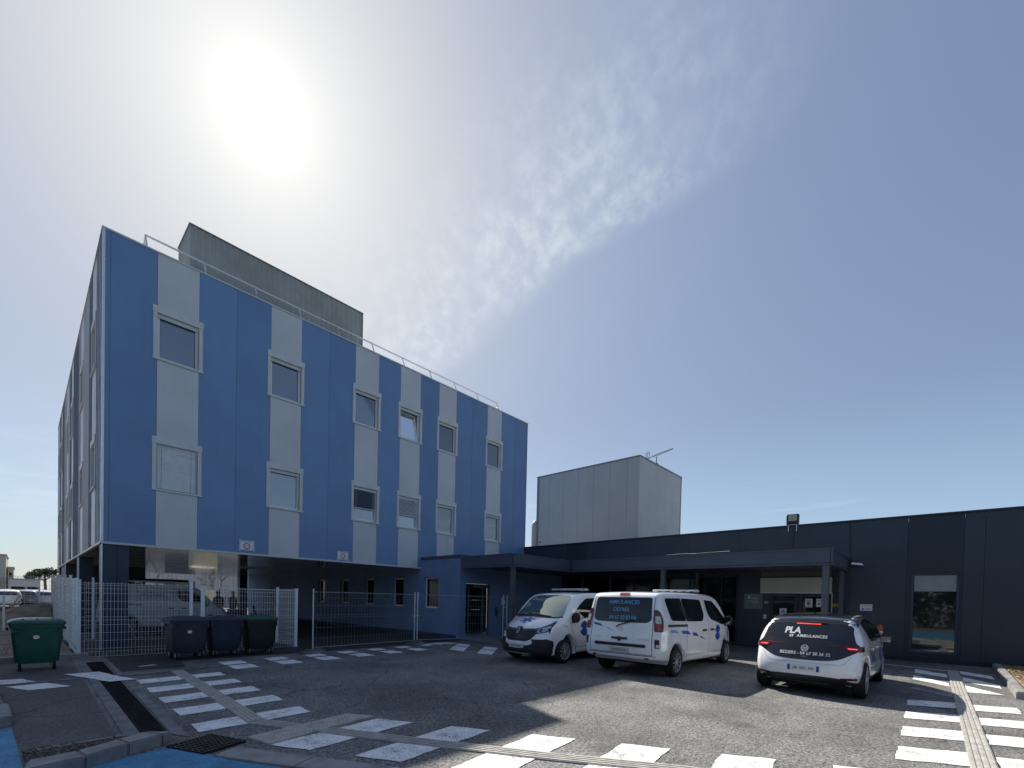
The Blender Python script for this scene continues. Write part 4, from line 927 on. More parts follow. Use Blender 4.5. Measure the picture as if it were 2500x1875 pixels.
def van_base(name, label, loc, rz, side, cat='van', group=None):
    t = thing(name, label, cat, loc, rz, group); t['_l'] = 1
    part('body', VAN_ME.copy(), VW_, t, 38)
    part('underbody', MB().box(.55, -.70, .26, 5.0, .70, .62).box(.45, -.86, .45, 1.5, .86, .95).box(3.95, -.84, .45, 5.0, .84, .95), UND, t, None)
    for s in (-1, 1):
        wheel(t, .97, s*.865, .335, .215, s); wheel(t, 4.47, s*.855, .335, .215, s)
    return t
def van_sides(t, sd, glass=True, slide=True):
    """windows, seams, handles on one side; sd 'R' or 'L'"""
    f = lambda p: p
    g1 = rpoly([(.42, 1.80), (1.32, 1.815), (1.46, 1.27), (.62, 1.30)], .09); g2 = rpoly([(1.335, 1.815), (2.55, 1.80), (2.66, 1.42), (2.52, 1.25), (1.475, 1.27)], .07)
    if glass:
        part('side_window', decal(VAN_BVH, [g1], sd, .004), CGL, t); part('side_window', decal(VAN_BVH, [g2], sd, .004), CGL, t)
    g3 = rpoly([(2.83, 1.80), (3.42, 1.775), (3.72, 1.62), (4.22, 1.27), (4.22, 1.16), (3.95, 1.14), (3.10, 1.30), (2.94, 1.44)], .06)
    part('door_window', decal(VAN_BVH, [g3], sd, .004), CGL, t)
    part('sliding_rail', decal(VAN_BVH, [rpoly([(.42, 1.215), (1.52, 1.20), (1.52, 1.145), (.42, 1.16)], .015)], sd, .002, .006), BUMP, t)
    seams = ribbon([(1.26, 1.90), (1.45, 1.27), (1.50, 1.1), (1.50, .38), (1.53, .30)], .012)
    part('door_gap', decal(VAN_BVH, seams, sd, .0025), GAP, t); seams = ribbon([(2.76, 1.90), (2.80, 1.6), (2.90, 1.2), (2.95, .9), (3.0, .35), (3.04, .27)], .012)
    part('door_gap', decal(VAN_BVH, seams, sd, .0025), GAP, t); seams = ribbon([(4.28, 1.16), (4.24, .95), (4.05, .7), (3.99, .5), (3.98, .28)], .011)
    part('door_gap', decal(VAN_BVH, seams, sd, .0025), GAP, t); part('sill_gap', decal(VAN_BVH, ribbon([(1.52, .46), (3.98, .43)], .009), sd, .0025), GAP, t)
    part('door_handle', decal(VAN_BVH, [rpoly([(2.50, 1.05), (2.74, 1.05), (2.74, 1.0), (2.50, 1.0)], .02)], sd, .003, .022), BUMP, t)
    part('door_handle', decal(VAN_BVH, [rpoly([(3.06, 1.05), (3.29, 1.05), (3.29, 1.0), (3.06, 1.0)], .02)], sd, .003, .022), BUMP, t)
def mirror(t, s, x=4.15, y=.93, z=1.24, w=.17, h=.27, col=None, glassback=True):
    mb = MB(); M_ = Matrix.Rotation(-s*.0, 3, 'Z'); mb.obox((x, s*(y+.14), z), .13, w+.06, h, M_)
    m = part('door_mirror', mb, col or BUMP, t, 30); 
    bm = bmesh.new(); bm.from_mesh(m.data); bmesh.ops.bevel(bm, geom=bm.edges[:], offset=.045, segments=3, affect='EDGES'); bm.to_mesh(m.data); bm.free()
    add('mirror_glass', MB().box(x-.070, s*(y+.14)-w*.40, z-h*.38, x-.066, s*(y+.14)+w*.40, z+h*.38), MIRG, m); add('mirror_arm', MB().obox((x+.01, s*(y-.0), z-.10), .09, .16, .09), col or BUMP, m)
    return m
def lightbar(t, x, z=1.99, w=1.24):
    b = part('light_bar', MB().box(x-.13, -w/2, z+.02, x+.13, w/2, z+.085), mat('light_bar_lens', (.42, .47, .50), .2, var=.3, scale=9), t, 30)
    bm = bmesh.new(); bm.from_mesh(b.data); bmesh.ops.bevel(bm, geom=bm.edges[:], offset=.02, segments=2, affect='EDGES'); bm.to_mesh(b.data); bm.free()
    for k in (-1, 1): add('bar_foot', MB().box(x-.06, k*w*.36-.04, z-.06, x+.06, k*w*.36+.04, z+.021), BUMP, b)
    for k in range(5): add('bar_strip', MB().box(x-.132, -w/2+.06+k*w*.18, z+.022, x+.132, -w/2+.06+k*w*.18+.12, z+.04), HLD, b)
def van_rear(t, star=True):
    B_ = VAN_BVH
    part('rear_window', decal(B_, [rpoly([(.70, 1.81), (-.70, 1.81), (-.735, 1.31), (-.64, 1.245), (0, 1.235), (.64, 1.245), (.735, 1.31)], .06)], 'B', .004), CGLR, t)
    for s in (-1, 1):
        # corner lamps thrown on diagonally so that they wrap the corner
        d = Vector((.80, -s*.60, 0)); u = Vector((-d.y, d.x, 0))
        c = Vector((.12, s*.87, 0)); uc = c.dot(u); sg = s
        P_ = lambda a, z: (uc+sg*a, z)
        part('tail_lamp', decal(B_, [rpoly([P_(-.085, 1.53), P_(-.02, 1.545), P_(.05, 1.48), P_(.105, 1.33), P_(.115, 1.06), P_(-.075, 1.06)], .025)], (d, u), .002, .014), REDD, t)
        part('lamp_lens', decal(B_, [rpoly([P_(-.05, 1.40), P_(.045, 1.40), P_(.055, 1.24), P_(-.045, 1.24)], .015)], (d, u), .018, .003), CLR, t)
        part('lamp_lens', decal(B_, [rpoly([P_(-.055, 1.235), P_(.06, 1.235), P_(.065, 1.085), P_(-.05, 1.085)], .015)], (d, u), .018, .003), REDL, t)
        part('fog_lamp', decal(B_, [rpoly([P_(-.075, .89), P_(.02, .89), P_(.02, .70), P_(-.07, .70)], .015)], (d, u), .002, .012), REDD, t)
        part('lamp_lens', decal(B_, [rpoly([P_(-.045, .785), P_(.005, .785), P_(.005, .715), P_(-.045, .715)], .01)], (d, u), .016, .003), CLR, t)
    part('brake_light', decal(B_, [rpoly([(.12, 1.905), (-.12, 1.905), (-.12, 1.855), (.12, 1.855)], .015)], 'B', .003, .012), REDL, t)
    part('door_gap', decal(B_, ribbon([(.765, 1.90), (.77, 1.2), (.78, .54), (-.78, .54), (-.77, 1.2), (-.765, 1.90)], .012), 'B', .0025), GAP, t)
    part('tailgate_moulding', decal(B_, [rpoly([(.64, .765), (-.64, .765), (-.64, .70), (.64, .70)], .02)], 'B', .003, .02), BUMP, t)
    part('tailgate_handle', decal(B_, [rpoly([(.20, .90), (.06, .895), (0, .915), (-.06, .895), (-.20, .90), (-.20, .855), (-.05, .85), (0, .80), (.05, .85), (.20, .855)], .015)], 'B', .003, .025), BUMP, t)
    part('number_plate', decal(B_, [rpoly([(.26, .665), (-.26, .665), (-.26, .555), (.26, .555)], .008)], 'B', .003, .006), PLATE, t)
    part('plate_smudge', decal(B_, [[(.18, .635), (-.18, .635), (-.18, .585), (.18, .585)]], 'B', .0115), SMUDGE, t)
    part('wiper', decal(B_, ribbon([(.10, 1.13), (.02, 1.18), (-.22, 1.245)], .02)+ribbon([(-.02, 1.24), (-.42, 1.265)], .012), 'B', .012, .012), BUMP, t)
    part('reflector', decal(B_, [[(-.60, .475), (-.70, .475), (-.70, .44), (-.60, .44)]], 'B', .003, .005), REDL, t)
    part('bumper_vent', decal(B_, [[(.62, .475), (.72, .475), (.72, .44), (.62, .44)]], 'B', .003, .004), BUMP, t)
    part('bumper_step', decal(B_, ribbon([(.86, .515), (-.86, .515)], .014), 'B', .003), GAP, t)
# ---- van seen from behind
V2 = van_base('ambulance_van', 'white ambulance van seen from behind with dark tinted rear window lettering', (9.26, 5.17, 0), 0, 'R', group='ambulance vans')
van_sides(V2, 'R'); van_sides(V2, 'L'); van_rear(V2); mirror(V2, -1); mirror(V2, 1); lightbar(V2, 3.05)
for s_, z, sz in (('AMBULANCES', 1.695, .125), ('DEYRES', 1.525, .120), ('04 67 32 03 04', 1.345, .122)):
    part('lettering', decal(VAN_BVH, None, 'B', .0075, mesh=txt2d(s_, sz, -.03 if s_ != 'DEYRES' else .02, z, mirror=True, bold=.001, space=.92 if s_[0] == '0' else .98)), LBL, V2, None)
def ring(cx, cz, r0, r1, n=24): return [[(cx+r*math.cos(a), cz+r*math.sin(a)) for r, a in ((r0, 6.2832*k/n), (r1, 6.2832*k/n), (r1, 6.2832*(k+1)/n), (r0, 6.2832*(k+1)/n))] for k in range(n)]
part('emblem', decal(VAN_BVH, ring(-.01, 1.085, .042, .056)+[[(-.05, 1.095), (.0, 1.09), (.03, 1.082), (-.0, 1.08)]], 'B', .004, .006), CHR, V2)
part('lettering', decal(VAN_BVH, None, 'B', .006, mesh=txt2d('VIVARO', .065, .58, .875, mirror=True, space=1.1)), CHR, V2, None)
part('lettering', decal(VAN_BVH, None, 'B', .006, mesh=txt2d('BITURBO', .05, -.60, .872, mirror=True, space=1.1)), SMUDGE, V2, None)
for p in ([(.74, 1.21), (.56, 1.185), (.44, 1.115), (.70, 1.155)], [(.38, 1.115), (.12, 1.02), (.34, 1.085)]): part('blue_stripe', decal(VAN_BVH, [p[::-1]], 'B', .005), EMB, V2)
for p, m in (([(.55, 1.10), (.80, 1.09), (1.05, 1.01), (.58, 1.03)], EMBP), ([(1.14, 1.065), (1.52, 1.045), (1.72, .95), (1.19, .99)], EMB), ([(1.83, 1.0), (2.08, .975), (2.24, .88), (1.88, .92)], EMB), ([(2.33, .905), (2.80, .77), (2.38, .845)], EMB)): part('blue_stripe', decal(VAN_BVH, [p], 'R', .005), m, V2)
part('star_emblem', decal(VAN_BVH, [star6(3.62, .93, .215, .17, .92)], 'R', .005), EMB, V2); part('star_emblem', decal(VAN_BVH, [star6(3.62, .93, .215, .17, .92)], 'L', .005), EMB, V2)
# ---- van seen from the front
V1 = van_base('ambulance_van', 'white ambulance van facing the camera with a blue star on its bonnet', (14.42, 8.0, 0), math.pi-R(1.5), 'L', group='ambulance vans')
van_sides(V1, 'L'); van_sides(V1, 'R'); van_rear(V1); mirror(V1, 1); mirror(V1, -1); lightbar(V1, 3.05)
def van_front(t):
    B_ = VAN_BVH
    part('windscreen', decal(B_, [catmull([(-.69, 1.80), (-.35, 1.855), (0, 1.865), (.35, 1.855), (.69, 1.80), (.775, 1.55), (.845, 1.26), (.60, 1.235), (0, 1.262), (-.60, 1.235), (-.845, 1.26), (-.775, 1.55)], 4, True)], 'F', .004), WSC, t)
    part('windscreen_seal', decal(B_, ribbon(catmull([(-.86, 1.25), (-.60, 1.225), (0, 1.25), (.60, 1.225), (.86, 1.25)], 4), .035), 'F', .006), BUMP, t)
    part('wiper', decal(B_, ribbon([(.55, 1.245), (.1, 1.285), (-.35, 1.275)], .018)+ribbon([(-.2, 1.25), (-.45, 1.28), (-.75, 1.265)], .018), 'F', .012, .01), BUMP, t)
    part('bonnet_gap', decal(B_, ribbon([(-.80, 1.235), (-.74, 1.02), (-.52, .935), (-.12, .925), (0, .97), (.12, .925), (.52, .935), (.74, 1.02), (.80, 1.235)], .010), 'F', .002), GAP, t)
    part('grille', decal(B_, [rpoly([(.50, .925), (.14, .905), (.09, .945), (-.09, .945), (-.14, .905), (-.50, .925), (-.555, .79), (-.43, .64), (-.30, .595), (.30, .595), (.43, .64), (.555, .79)], .03)], 'F', .003, .006), BUMP, t)
    for z in (.86, .80, .74, .68): part('grille_bar', decal(B_, ribbon([(.46 - (.86-z)*.5, z), (-.46+(.86-z)*.5, z)], .016), 'F', .010, .008), HLD, t)
    for s in (-1, 1):
        part('headlamp', decal(B_, [catmull([(s*.50, .93), (s*.62, .975), (s*.74, 1.06), (s*.815, 1.135), (s*.838, 1.08), (s*.825, .93), (s*.80, .865), (s*.68, .825), (s*.555, .80), (s*.525, .86)], 3, True)], 'F', .003, .010, grid=.04), HLD, t)
        part('lamp_reflector', decal(B_, [catmull([(s*.57, .925), (s*.66, .955), (s*.75, .99), (s*.80, 1.0), (s*.805, .92), (s*.77, .875), (s*.67, .845), (s*.58, .83)], 3, True)], 'F', .014, .003, grid=.04), HLG, t)
        part('lamp_projector', decal(B_, [[(s*.635+.042*math.cos(k*.5236), .89+.042*math.sin(k*.5236)) for k in range(12)]], 'F', .018, .006, grid=.04), HLD, t)
    lower = [(-.84, .68), (-.74, .665), (-.60, .60), (-.40, .50), (-.28, .485), (.28, .485), (.40, .50), (.60, .60), (.74, .665), (.84, .68), (.86, .30), (.80, .20), (-.80, .20), (-.86, .30)]
    part('lower_bumper', decal(B_, [rpoly(lower, .05)], 'F', .004, .006), BUMP, t)
    for sd, s in (('L', 1), ('R', -1)): part('bumper_corner', decal(B_, [[(5.3, .66), (5.05, .655), (4.90, .62), (4.865, .52), (4.89, .30), (4.93, .225), (5.3, .225)]], sd, .004, .004), BUMP, t)
    part('number_plate', decal(B_, [rpoly([(.26, .52), (-.26, .52), (-.26, .41), (.26, .41)], .008)], 'F', .012, .008), PLATE, t)
    part('plate_smudge', decal(B_, [[(.18, .49), (-.18, .49), (-.18, .44), (.18, .44)]], 'F', .0215), SMUDGE, t)
V1F = van_front(V1); van_front(V2)
dm = [[(0, .96), (.055, .865), (.038, .865), (0, .93)], [(0, .93), (-.038, .865), (-.055, .865), (0, .96)], [(.055, .865), (0, .77), (0, .80), (.038, .865)], [(-.038, .865), (0, .80), (0, .77), (-.055, .865)]]
part('emblem', decal(VAN_BVH, dm, 'F', .02, .012), CHR, V1)
part('emblem_base', decal(VAN_BVH, [rpoly([(.085, .97), (-.085, .97), (-.085, .80), (0, .755), (.085, .80)], .03)], 'F', .010, .006), BUMP, V1)
st_ = [(p[1], p[0]) for p in star6(0, 4.93, .19, .17, 1.25)]
part('star_emblem', decal(VAN_BVH, [[(4.93+(q[0]-4.93)*.9, -.02+q[1]) for q in st_]], 'T', .005), EMB, V1)
for sd in 'LR': part('star_emblem', decal(VAN_BVH, [star6(3.62, .93, .215, .17, .92)], sd, .005), EMB, V1)
part('side_repeater', decal(VAN_BVH, [rpoly([(4.40, 1.02), (4.50, 1.02), (4.50, .99), (4.40, .99)], .01)], 'L', .003, .006), CLR, V1)
part('fuel_cap', decal(VAN_BVH, ribbon([(3.86, .82), (3.90, .82)], .03), 'R', .003), GAP, V2)
# ------------------------------------------------------------------ electric hatchback
def id_shape():
    global ARCH_Z
    ARCH_Z = .345
    top = catmull([(.10, .30), (.03, .36), (.0, .46), (.0, .60), (.025, .72), (.075, .84), (.13, .95), (.24, 1.12), (.36, 1.30), (.44, 1.405), (.50, 1.455), (.62, 1.487), (1.0, 1.535), (1.5, 1.565), (2.0, 1.56), (2.45, 1.515), (2.85, 1.42), (3.25, 1.24), (3.55, 1.08), (3.75, 1.0), (3.95, .93), (4.10, .83), (4.19, .72), (4.245, .58), (4.26, .44), (4.24, .30), (4.18, .21), (4.05, .185)], 4)
    bot = [(3.85, .18)]+arch(3.43, .375, .19)+[(2.95, .20), (2.0, .21), (1.15, .215)]+arch(.66, .375, .22)+[(.24, .25), (.17, .26)]
    return top+bot
def id_deform(c):
    x, y, z = c; w = .905; a = abs(y)/w
    t = 1-.245*ss(.90, 1.62, z)**1.1-.05*(1-ss(.15, .55, z))
    t *= 1-.12*ss(3.2, 4.3, x)-.055*(1-ss(0, .9, x))
    x2 = x-.32*(a**2.4)*ss(3.0, 4.25, x)+.17*(a**2.6)*(1-ss(0, .75, x))*(1-.35*ss(.9, 1.4, z))
    z2 = z-.04*a*a*ss(1.2, 1.55, z)+.035*a*a*(1-ss(0., .5, x))*(1-ss(.3, .5, z))
    y2 = y*t
    if a > .6: y2 -= math.copysign(.014*math.exp(-((z-.74)/.045)**2)*ss(.9, 1.3, x), y)
    return Vector((x2, y2, z2))
ID_ME, ID_BVH = body(id_shape(), .905, .11, id_deform, grid=.075)
ARCH_Z = .33
H_ = thing('hatchback_car', 'white electric hatchback ambulance car with black tailgate and lit brake lights', 'car', (10.02, 1.70, 0), R(-1.5)); H_['_l'] = 1
Bv = ID_BVH
part('body', ID_ME, VW_, H_, 38)
part('underbody', MB().box(.3, -.62, .17, 4.0, .62, .5).box(.25, -.80, .40, 1.1, .80, .85).box(3.0, -.78, .40, 3.85, .78, .8), UND, H_, None)
for s in (-1, 1):
    wheel(H_, .66, s*.80, .34, .205, s, spokes=5, twin=True, hubr=.76); wheel(H_, 3.43, s*.795, .34, .205, s, spokes=5, twin=True, hubr=.76)
part('roof', decal(Bv, [catmull([(.43, -.60), (.385, 0), (.43, .60), (.9, .66), (1.6, .66), (2.3, .64), (2.55, .52), (2.62, 0), (2.55, -.52), (2.3, -.64), (1.6, -.66), (.9, -.66)], 4, True)], 'T', .003), VWB, H_)
part('windscreen', decal(Bv, [rpoly([(2.62, -.58), (2.66, 0), (2.62, .58), (3.42, .66), (3.52, 0), (3.42, -.66)], .05)], 'T', .003), CGL, H_)
part('tailgate_black', decal(Bv, [catmull([(.665, 1.345), (.30, 1.372), (0, 1.378), (-.30, 1.372), (-.665, 1.345), (-.715, 1.2), (-.765, 1.04), (-.815, .985), (-.815, .90), (-.70, .82), (-.52, .725), (-.30, .69), (0, .685), (.30, .69), (.52, .725), (.70, .82), (.815, .90), (.815, .985), (.765, 1.04), (.715, 1.2)], 3, True)], 'B', .003), VWB, H_)
part('rear_window', decal(Bv, [rpoly([(.60, 1.335), (-.60, 1.335), (-.68, 1.08), (.68, 1.08)], .05)], 'B', .006), CGL, H_)
part('spoiler_gap', decal(Bv, ribbon([(.60, 1.372), (0, 1.392), (-.60, 1.372)], .012), 'B', .005), GAP, H_)
part('brake_light', decal(Bv, [[(.20, 1.360), (-.20, 1.360), (-.20, 1.350), (.20, 1.350)]], 'B', .008, .004), BRK, H_, label='lit red high brake light strip')
for s in (-1, 1):
    d = Vector((.86, -s*.51, 0)); u = Vector((-d.y, d.x, 0)); uc = Vector((.2, s*.80, 0)).dot(u); P_ = lambda a, z: (uc+s*a, z)
    part('tail_lamp', decal(Bv, [rpoly([P_(-.19, .955), P_(-.02, .972), P_(.15, .978), P_(.145, .885), P_(.0, .878), P_(-.15, .895)], .03)], (d, u), .004, .012), REDD, H_)
    part('lit_lamp_strip', decal(Bv, [rpoly([P_(-.14, .938), P_(.01, .935), P_(.01, .918), P_(-.12, .919)], .008)], (d, u), .019, .004), BRK, H_)
    part('lamp_line', decal(Bv, [[(s*.66, .985), (s*.66, .972), (s*.36, .962), (s*.36, .967)]], 'B', .008, .003), REDL, H_)
    part('rear_reflector', decal(Bv, [rpoly([(s*.56, .395), (s*.80, .41), (s*.80, .375), (s*.60, .36)], .01)], 'B', .004, .006), REDD, H_)
part('rear_diffuser', decal(Bv, [catmull([(-.83, .30), (-.70, .335), (-.55, .385), (-.30, .40), (0, .402), (.30, .40), (.55, .385), (.70, .335), (.83, .30), (.60, .262), (0, .258), (-.60, .262)], 3, True)], 'B', .004, .01), BUMP, H_)
pl_ = part('number_plate', decal(Bv, [rpoly([(.26, .585), (-.26, .585), (-.26, .475), (.26, .475)], .006)], 'B', .004, .008), VIN, H_)
for s in (-1, 1): part('plate_band', decal(Bv, [[(s*.258, .583), (s*.258, .477), (s*.213, .477), (s*.213, .583)]], 'B', .0135), PLB, H_)
for a, b in ((.17, .09), (.06, -.05), (-.08, -.17)): part('plate_smudge', decal(Bv, [[(a, .555), (b, .555), (b, .505), (a, .505)]], 'B', .0135), SMUDGE, H_)
part('tailgate_gap', decal(Bv, ribbon([(.72, .80), (.62, .66), (.55, .635), (-.55, .635), (-.62, .66), (-.72, .80)], .004), 'B', .003), GAP, H_)
part('lettering', decal(Bv, None, 'B', .010, grid=.05, mesh=txt2d('PLA', .165, .25, 1.215, mirror=True, shear=.12, bold=.006, space=.98)), VIN, H_, None)
part('lettering', decal(Bv, None, 'B', .010, grid=.05, mesh=txt2d('AMBULANCES', .072, -.08, 1.118, mirror=True, shear=.15, bold=.0015, space=1.12)), VIN, H_, None)
part('cross_logo', decal(Bv, [[(.275, 1.14), (.235, 1.14), (.235, 1.128), (.27, 1.128)], [(.235, 1.14), (.22, 1.14), (.235, 1.095), (.25, 1.095)], [(.25, 1.107), (.25, 1.095), (.295, 1.095), (.29, 1.107)], [(.28, 1.14), (.265, 1.14), (.28, 1.095), (.295, 1.095)]], 'B', .010), VIN, H_)
part('lettering', decal(Bv, None, 'B', .008, grid=.05, mesh=txt2d('BEZIERS - 04 67 30 36 32', .078, .0, .80, mirror=True, bold=.0015)), VIN, H_, None)
part('lettering', decal(Bv, None, 'B', .008, grid=.05, mesh=txt2d('I D.3', .042, .0, .745, mirror=True, space=1.15)), SMUDGE, H_, None)
ec = .895
part('emblem', decal(Bv, ring(0, ec, .052, .062)+ribbon([(.036, ec+.036), (.014, ec-.008), (0, ec+.022), (-.014, ec-.008), (-.036, ec+.036)], .011)+ribbon([(.050, ec+.012), (.024, ec-.045), (0, ec-.012), (-.024, ec-.045), (-.050, ec+.012)], .011), 'B', .009, .004, grid=.03), CHR, H_)
for sd in 'RL':
    part('side_window', decal(Bv, [rpoly([(.98, 1.385), (1.5, 1.46), (2.0, 1.455), (2.45, 1.36), (2.95, 1.10), (2.95, 1.055), (1.9, 1.035), (1.22, 1.035), (1.02, 1.15)], .05)], sd, .004), CGL, H_)
    part('pillar_trim', decal(Bv, ribbon([(1.90, 1.45), (1.86, 1.03)], .06), sd, .006), VWB, H_)
    part('roof_edge', decal(Bv, ribbon(catmull([(.50, 1.375), (.9, 1.44), (1.5, 1.50), (2.0, 1.495), (2.5, 1.405), (2.9, 1.22)], 4), .12), sd, .003), VWB, H_)
    part('door_gap', decal(Bv, ribbon([(1.86, 1.03), (1.84, .6), (1.88, .30), (2.85, .28), (3.02, .5), (3.06, .95)], .010), sd, .003), GAP, H_)
    part('door_gap', decal(Bv, ribbon([(.98, 1.05), (1.06, .72), (1.12, .45), (1.25, .30), (1.86, .30)], .010), sd, .003), GAP, H_)
    part('sill_trim', decal(Bv, [[(1.10, .33), (2.98, .30), (3.02, .205), (1.08, .22)]], sd, .003, .006), BUMP, H_)
    for x in (1.32, 2.05): part('door_handle', decal(Bv, [rpoly([(x, .90), (x+.19, .90), (x+.19, .865), (x, .865)], .014)], sd, .003, .015), VW_, H_)
    part('star_emblem', decal(Bv, [star6(2.75, .70, .18, .17, .9)], sd, .006), EMB, H_)
    part('lettering', decal(Bv, None, sd, .006, mesh=txt2d('PLA', .26, 1.55, .70, mirror=(sd == 'L'), shear=.1, bold=.01)), EMB, H_, None)
for s in (-1, 1): mirror(H_, s, 2.78, .84, 1.02, .20, .15, VWB)
part('roof_antenna', MB().add([(.86, -.02, 1.50), (.86, .02, 1.50), (1.02, .02, 1.525), (1.02, -.02, 1.525), (.88, 0, 1.585), (.93, 0, 1.58)], [(0, 1, 4), (1, 2, 5, 4), (2, 3, 5), (3, 0, 4, 5)]), VWB, H_, None)
part('rear_wiper', decal(Bv, ribbon([(-.02, 1.385), (-.30, 1.375)], .018), 'B', .02, .012), BUMP, H_)
# ------------------------------------------------------------------ wire mesh fences
WIRE = mat('fence_white_wire', (.80, .82, .82), .4, var=.05)
GALV = mat('galvanised_wire', (.30, .33, .36), .4, metal=.4, var=.1)
def mesh_panel(t, a, b, z0, z1, sp=.068, r=.0038, folds=(.12, .92, 1.72), post=None):
    a = Vector(a); b = Vector(b); L = (b-a).length; d = (b-a).normalized(); n = Vector((-d.y, d.x, 0)) if len(a) == 3 else Vector((-d.y, d.x))
    d3 = Vector((d.x, d.y, 0)); n3 = Vector((-d.y, d.x, 0)); o = Vector((a.x, a.y, 0))
    zs = [z0]
    for f in folds: zs += [z0+f-.05, z0+f, z0+f+.05]
    zs.append(z1); dep = [0]+[0, .035, 0]*len(folds)+[0]
    mb = MB(); k = 0; cnt = max(2, int(L/sp))
    for i in range(cnt+1):
        x = L*i/cnt; pts = [o+d3*x+n3*q+Vector((0, 0, z)) for z, q in zip(zs, dep) if z <= z1+1e-6]
        for p, q in zip(pts, pts[1:]): mb.tube(p, q, r, 4, cap=False)
    add('wire_mesh', mb, WIRE if post else GALV, t, kind='stuff'); mb = MB()
    z = z0
    hs = sorted(set([round(z0+.2*j, 3) for j in range(int((z1-z0)/.2)+1)]+[round(z0+f, 3) for f in folds]+[z1-.03]))
    for z in hs:
        off = .035 if any(abs(z-z0-f) < .01 for f in folds) else 0
        mb.tube(o+n3*off+Vector((0, 0, z)), o+d3*L+n3*off+Vector((0, 0, z)), r*1.1, 4, cap=False)
    add('cross_wires', mb, WIRE if post else GALV, t, kind='stuff')
def fence_post(t, x, y, z0, z1, s=.06, rnd=False):
    p = add('post', MB().tube((x, y, z0), (x, y, z1), s*.6, 10) if rnd else MB().box(x-s/2, y-s/2, z0, x+s/2, y+s/2, z1), WIRE, t)
    add('post_cap', MB().box(x-s*.6, y-s*.6, z1, x+s*.6, y+s*.6, z1+.02), mat('cap_grey', (.2, .2, .2), .5, var=0) if rnd else WIRE, p)
F1 = thing('mesh_fence', 'white welded mesh fence behind the wheeled bins, under the striped building', 'fence', (.93, 15.4, 0))
mesh_panel(F1, (.97, 15.39), (3.18, 15.22), .02, 1.90, post=1); mesh_panel(F1, (3.52, 15.20), (5.97, 15.05), .02, 1.86, post=1)
for x, y, z in ((.93, 15.40, 1.93), (6.0, 15.04, 1.87)): fence_post(F1, x, y, 0, z, .075)
fence_post(F1, 3.2, 15.2, 0, 1.98, .07); fence_post(F1, 3.48, 15.2, 0, 1.90, .09, True)
mesh_panel(F1, (6.02, 15.1), (6.03, 16.68), .02, 1.88, post=1); fence_post(F1, 6.03, 16.72, 0, 1.92, .065)
mesh_panel(F1, (1.45, 20.9), (6.0, 20.9), .02, 1.95, sp=.2, post=1); fence_post(F1, 1.62, 20.92, 0, 2.1)
F2 = thing('mesh_fence', 'white mesh fence running away beside the left flank of the building', 'fence', (.93, 22, 0))
ys_ = [15.55, 18.0, 20.5, 23.0, 25.5, 28.0, 30.4]
for k, (a, b) in enumerate(zip(ys_, ys_[1:])):
    h = min(2.15, 1.95+.05*k); mesh_panel(F2, (.92, a+.03), (.93, b-.03), .06+.06*k, h+.05, sp=.16, r=.006, post=1); fence_post(F2, .92, b, .05*k, h+.14)
    if k < 3: add('brace', MB().tube((.92, a+1.2, .1), (.92, a+1.2, h+.05), .018, 6), WIRE, F2)
F3 = thing('mesh_fence', 'white mesh fence crossing the dirt ground at the far left edge', 'fence', (-4, 30.5, 0))
for k in range(4):
    a, b = .88-2.5*k, .88-2.5*(k+1); mesh_panel(F3, (a-.03, 30.5), (b+.03, 30.5), .45, 2.25, sp=.2, r=.006, post=1); fence_post(F3, b, 30.5, .3, 2.3)
for x, y, z0, z1 in ((.52, 31.0, .3, 1.75), (-.46, 24, .2, 1.4)): fence_post(F3, x, y, z0, z1)
# temporary site fence panels
def heras(a, b, label, h=1.85):
    t = thing('site_fence_panel', label, 'fence panel', (a[0], a[1], 0), group='temporary site fence panels'); A_ = Vector((*a, 0)); B_ = Vector((*b, 0)); d = (B_-A_).normalized(); up = Vector((0, 0, 1))
    for p in (A_, B_): add('upright_tube', MB().tube(p+up*.05, p+up*(h+.03), .021, 8), GALVL, t, smooth=40)
    for z in (.18, h-.06): add('rail_tube', MB().tube(A_+up*z, B_+up*z, .010, 6), GALV, t)
    mb = MB(); L = (B_-A_).length; n = int(L/.11)
    for i in range(1, n):
        p = A_+d*(L*i/n); mb.tube(p+up*.18, p+up*(h-.06), .0022, 4, cap=False)
    add('wire_mesh', mb, GALV, t, kind='stuff')
    for z in (.45, .75, 1.05, 1.12, 1.40, 1.62): add('cross_wire', MB().tube(A_+up*z, B_+up*z, .0028, 4), GALV, t)
    return t
GALVL = mat('galvanised_tube', (.58, .61, .64), .35, metal=.3, var=.08)
heras((5.66, 12.98), (9.36, 13.28), 'wire site fence panel nearest the bins, in front of the blue wing windows')
heras((9.54, 13.36), (12.95, 12.40), 'wire site fence panel in front of the sliding door beside the van')
heras((13.12, 12.36), (16.4, 12.05), 'wire site fence panel mostly hidden behind the van under the canopy')
for x, y, lab in ((5.66, 12.95, 'concrete fence foot at the free end by the bins'), (9.45, 13.3, 'concrete fence foot joining two site panels by the blue wing'), (13.03, 12.36, 'concrete fence foot hidden by the front facing van')):
    t = thing('fence_foot', lab, 'fence foot', (x, y, 0), .1, 'concrete feet of the site fence'); t['_l'] = 1
    mb = MB(); mb.prism([(-.33, -.11), (.33, -.11), (.33, .11), (-.33, .11)], 0, .10); mb.prism([(-.22, -.09), (.22, -.09), (.22, .09), (-.22, .09)], .101, .15); add('block', mb, CONCD, t, bev=.012, local=True)
    for k in (-.1, .1): add('socket', MB().tube((k, 0, .15), (k, 0, .175), .035, 8), BLACKM, t, local=True)
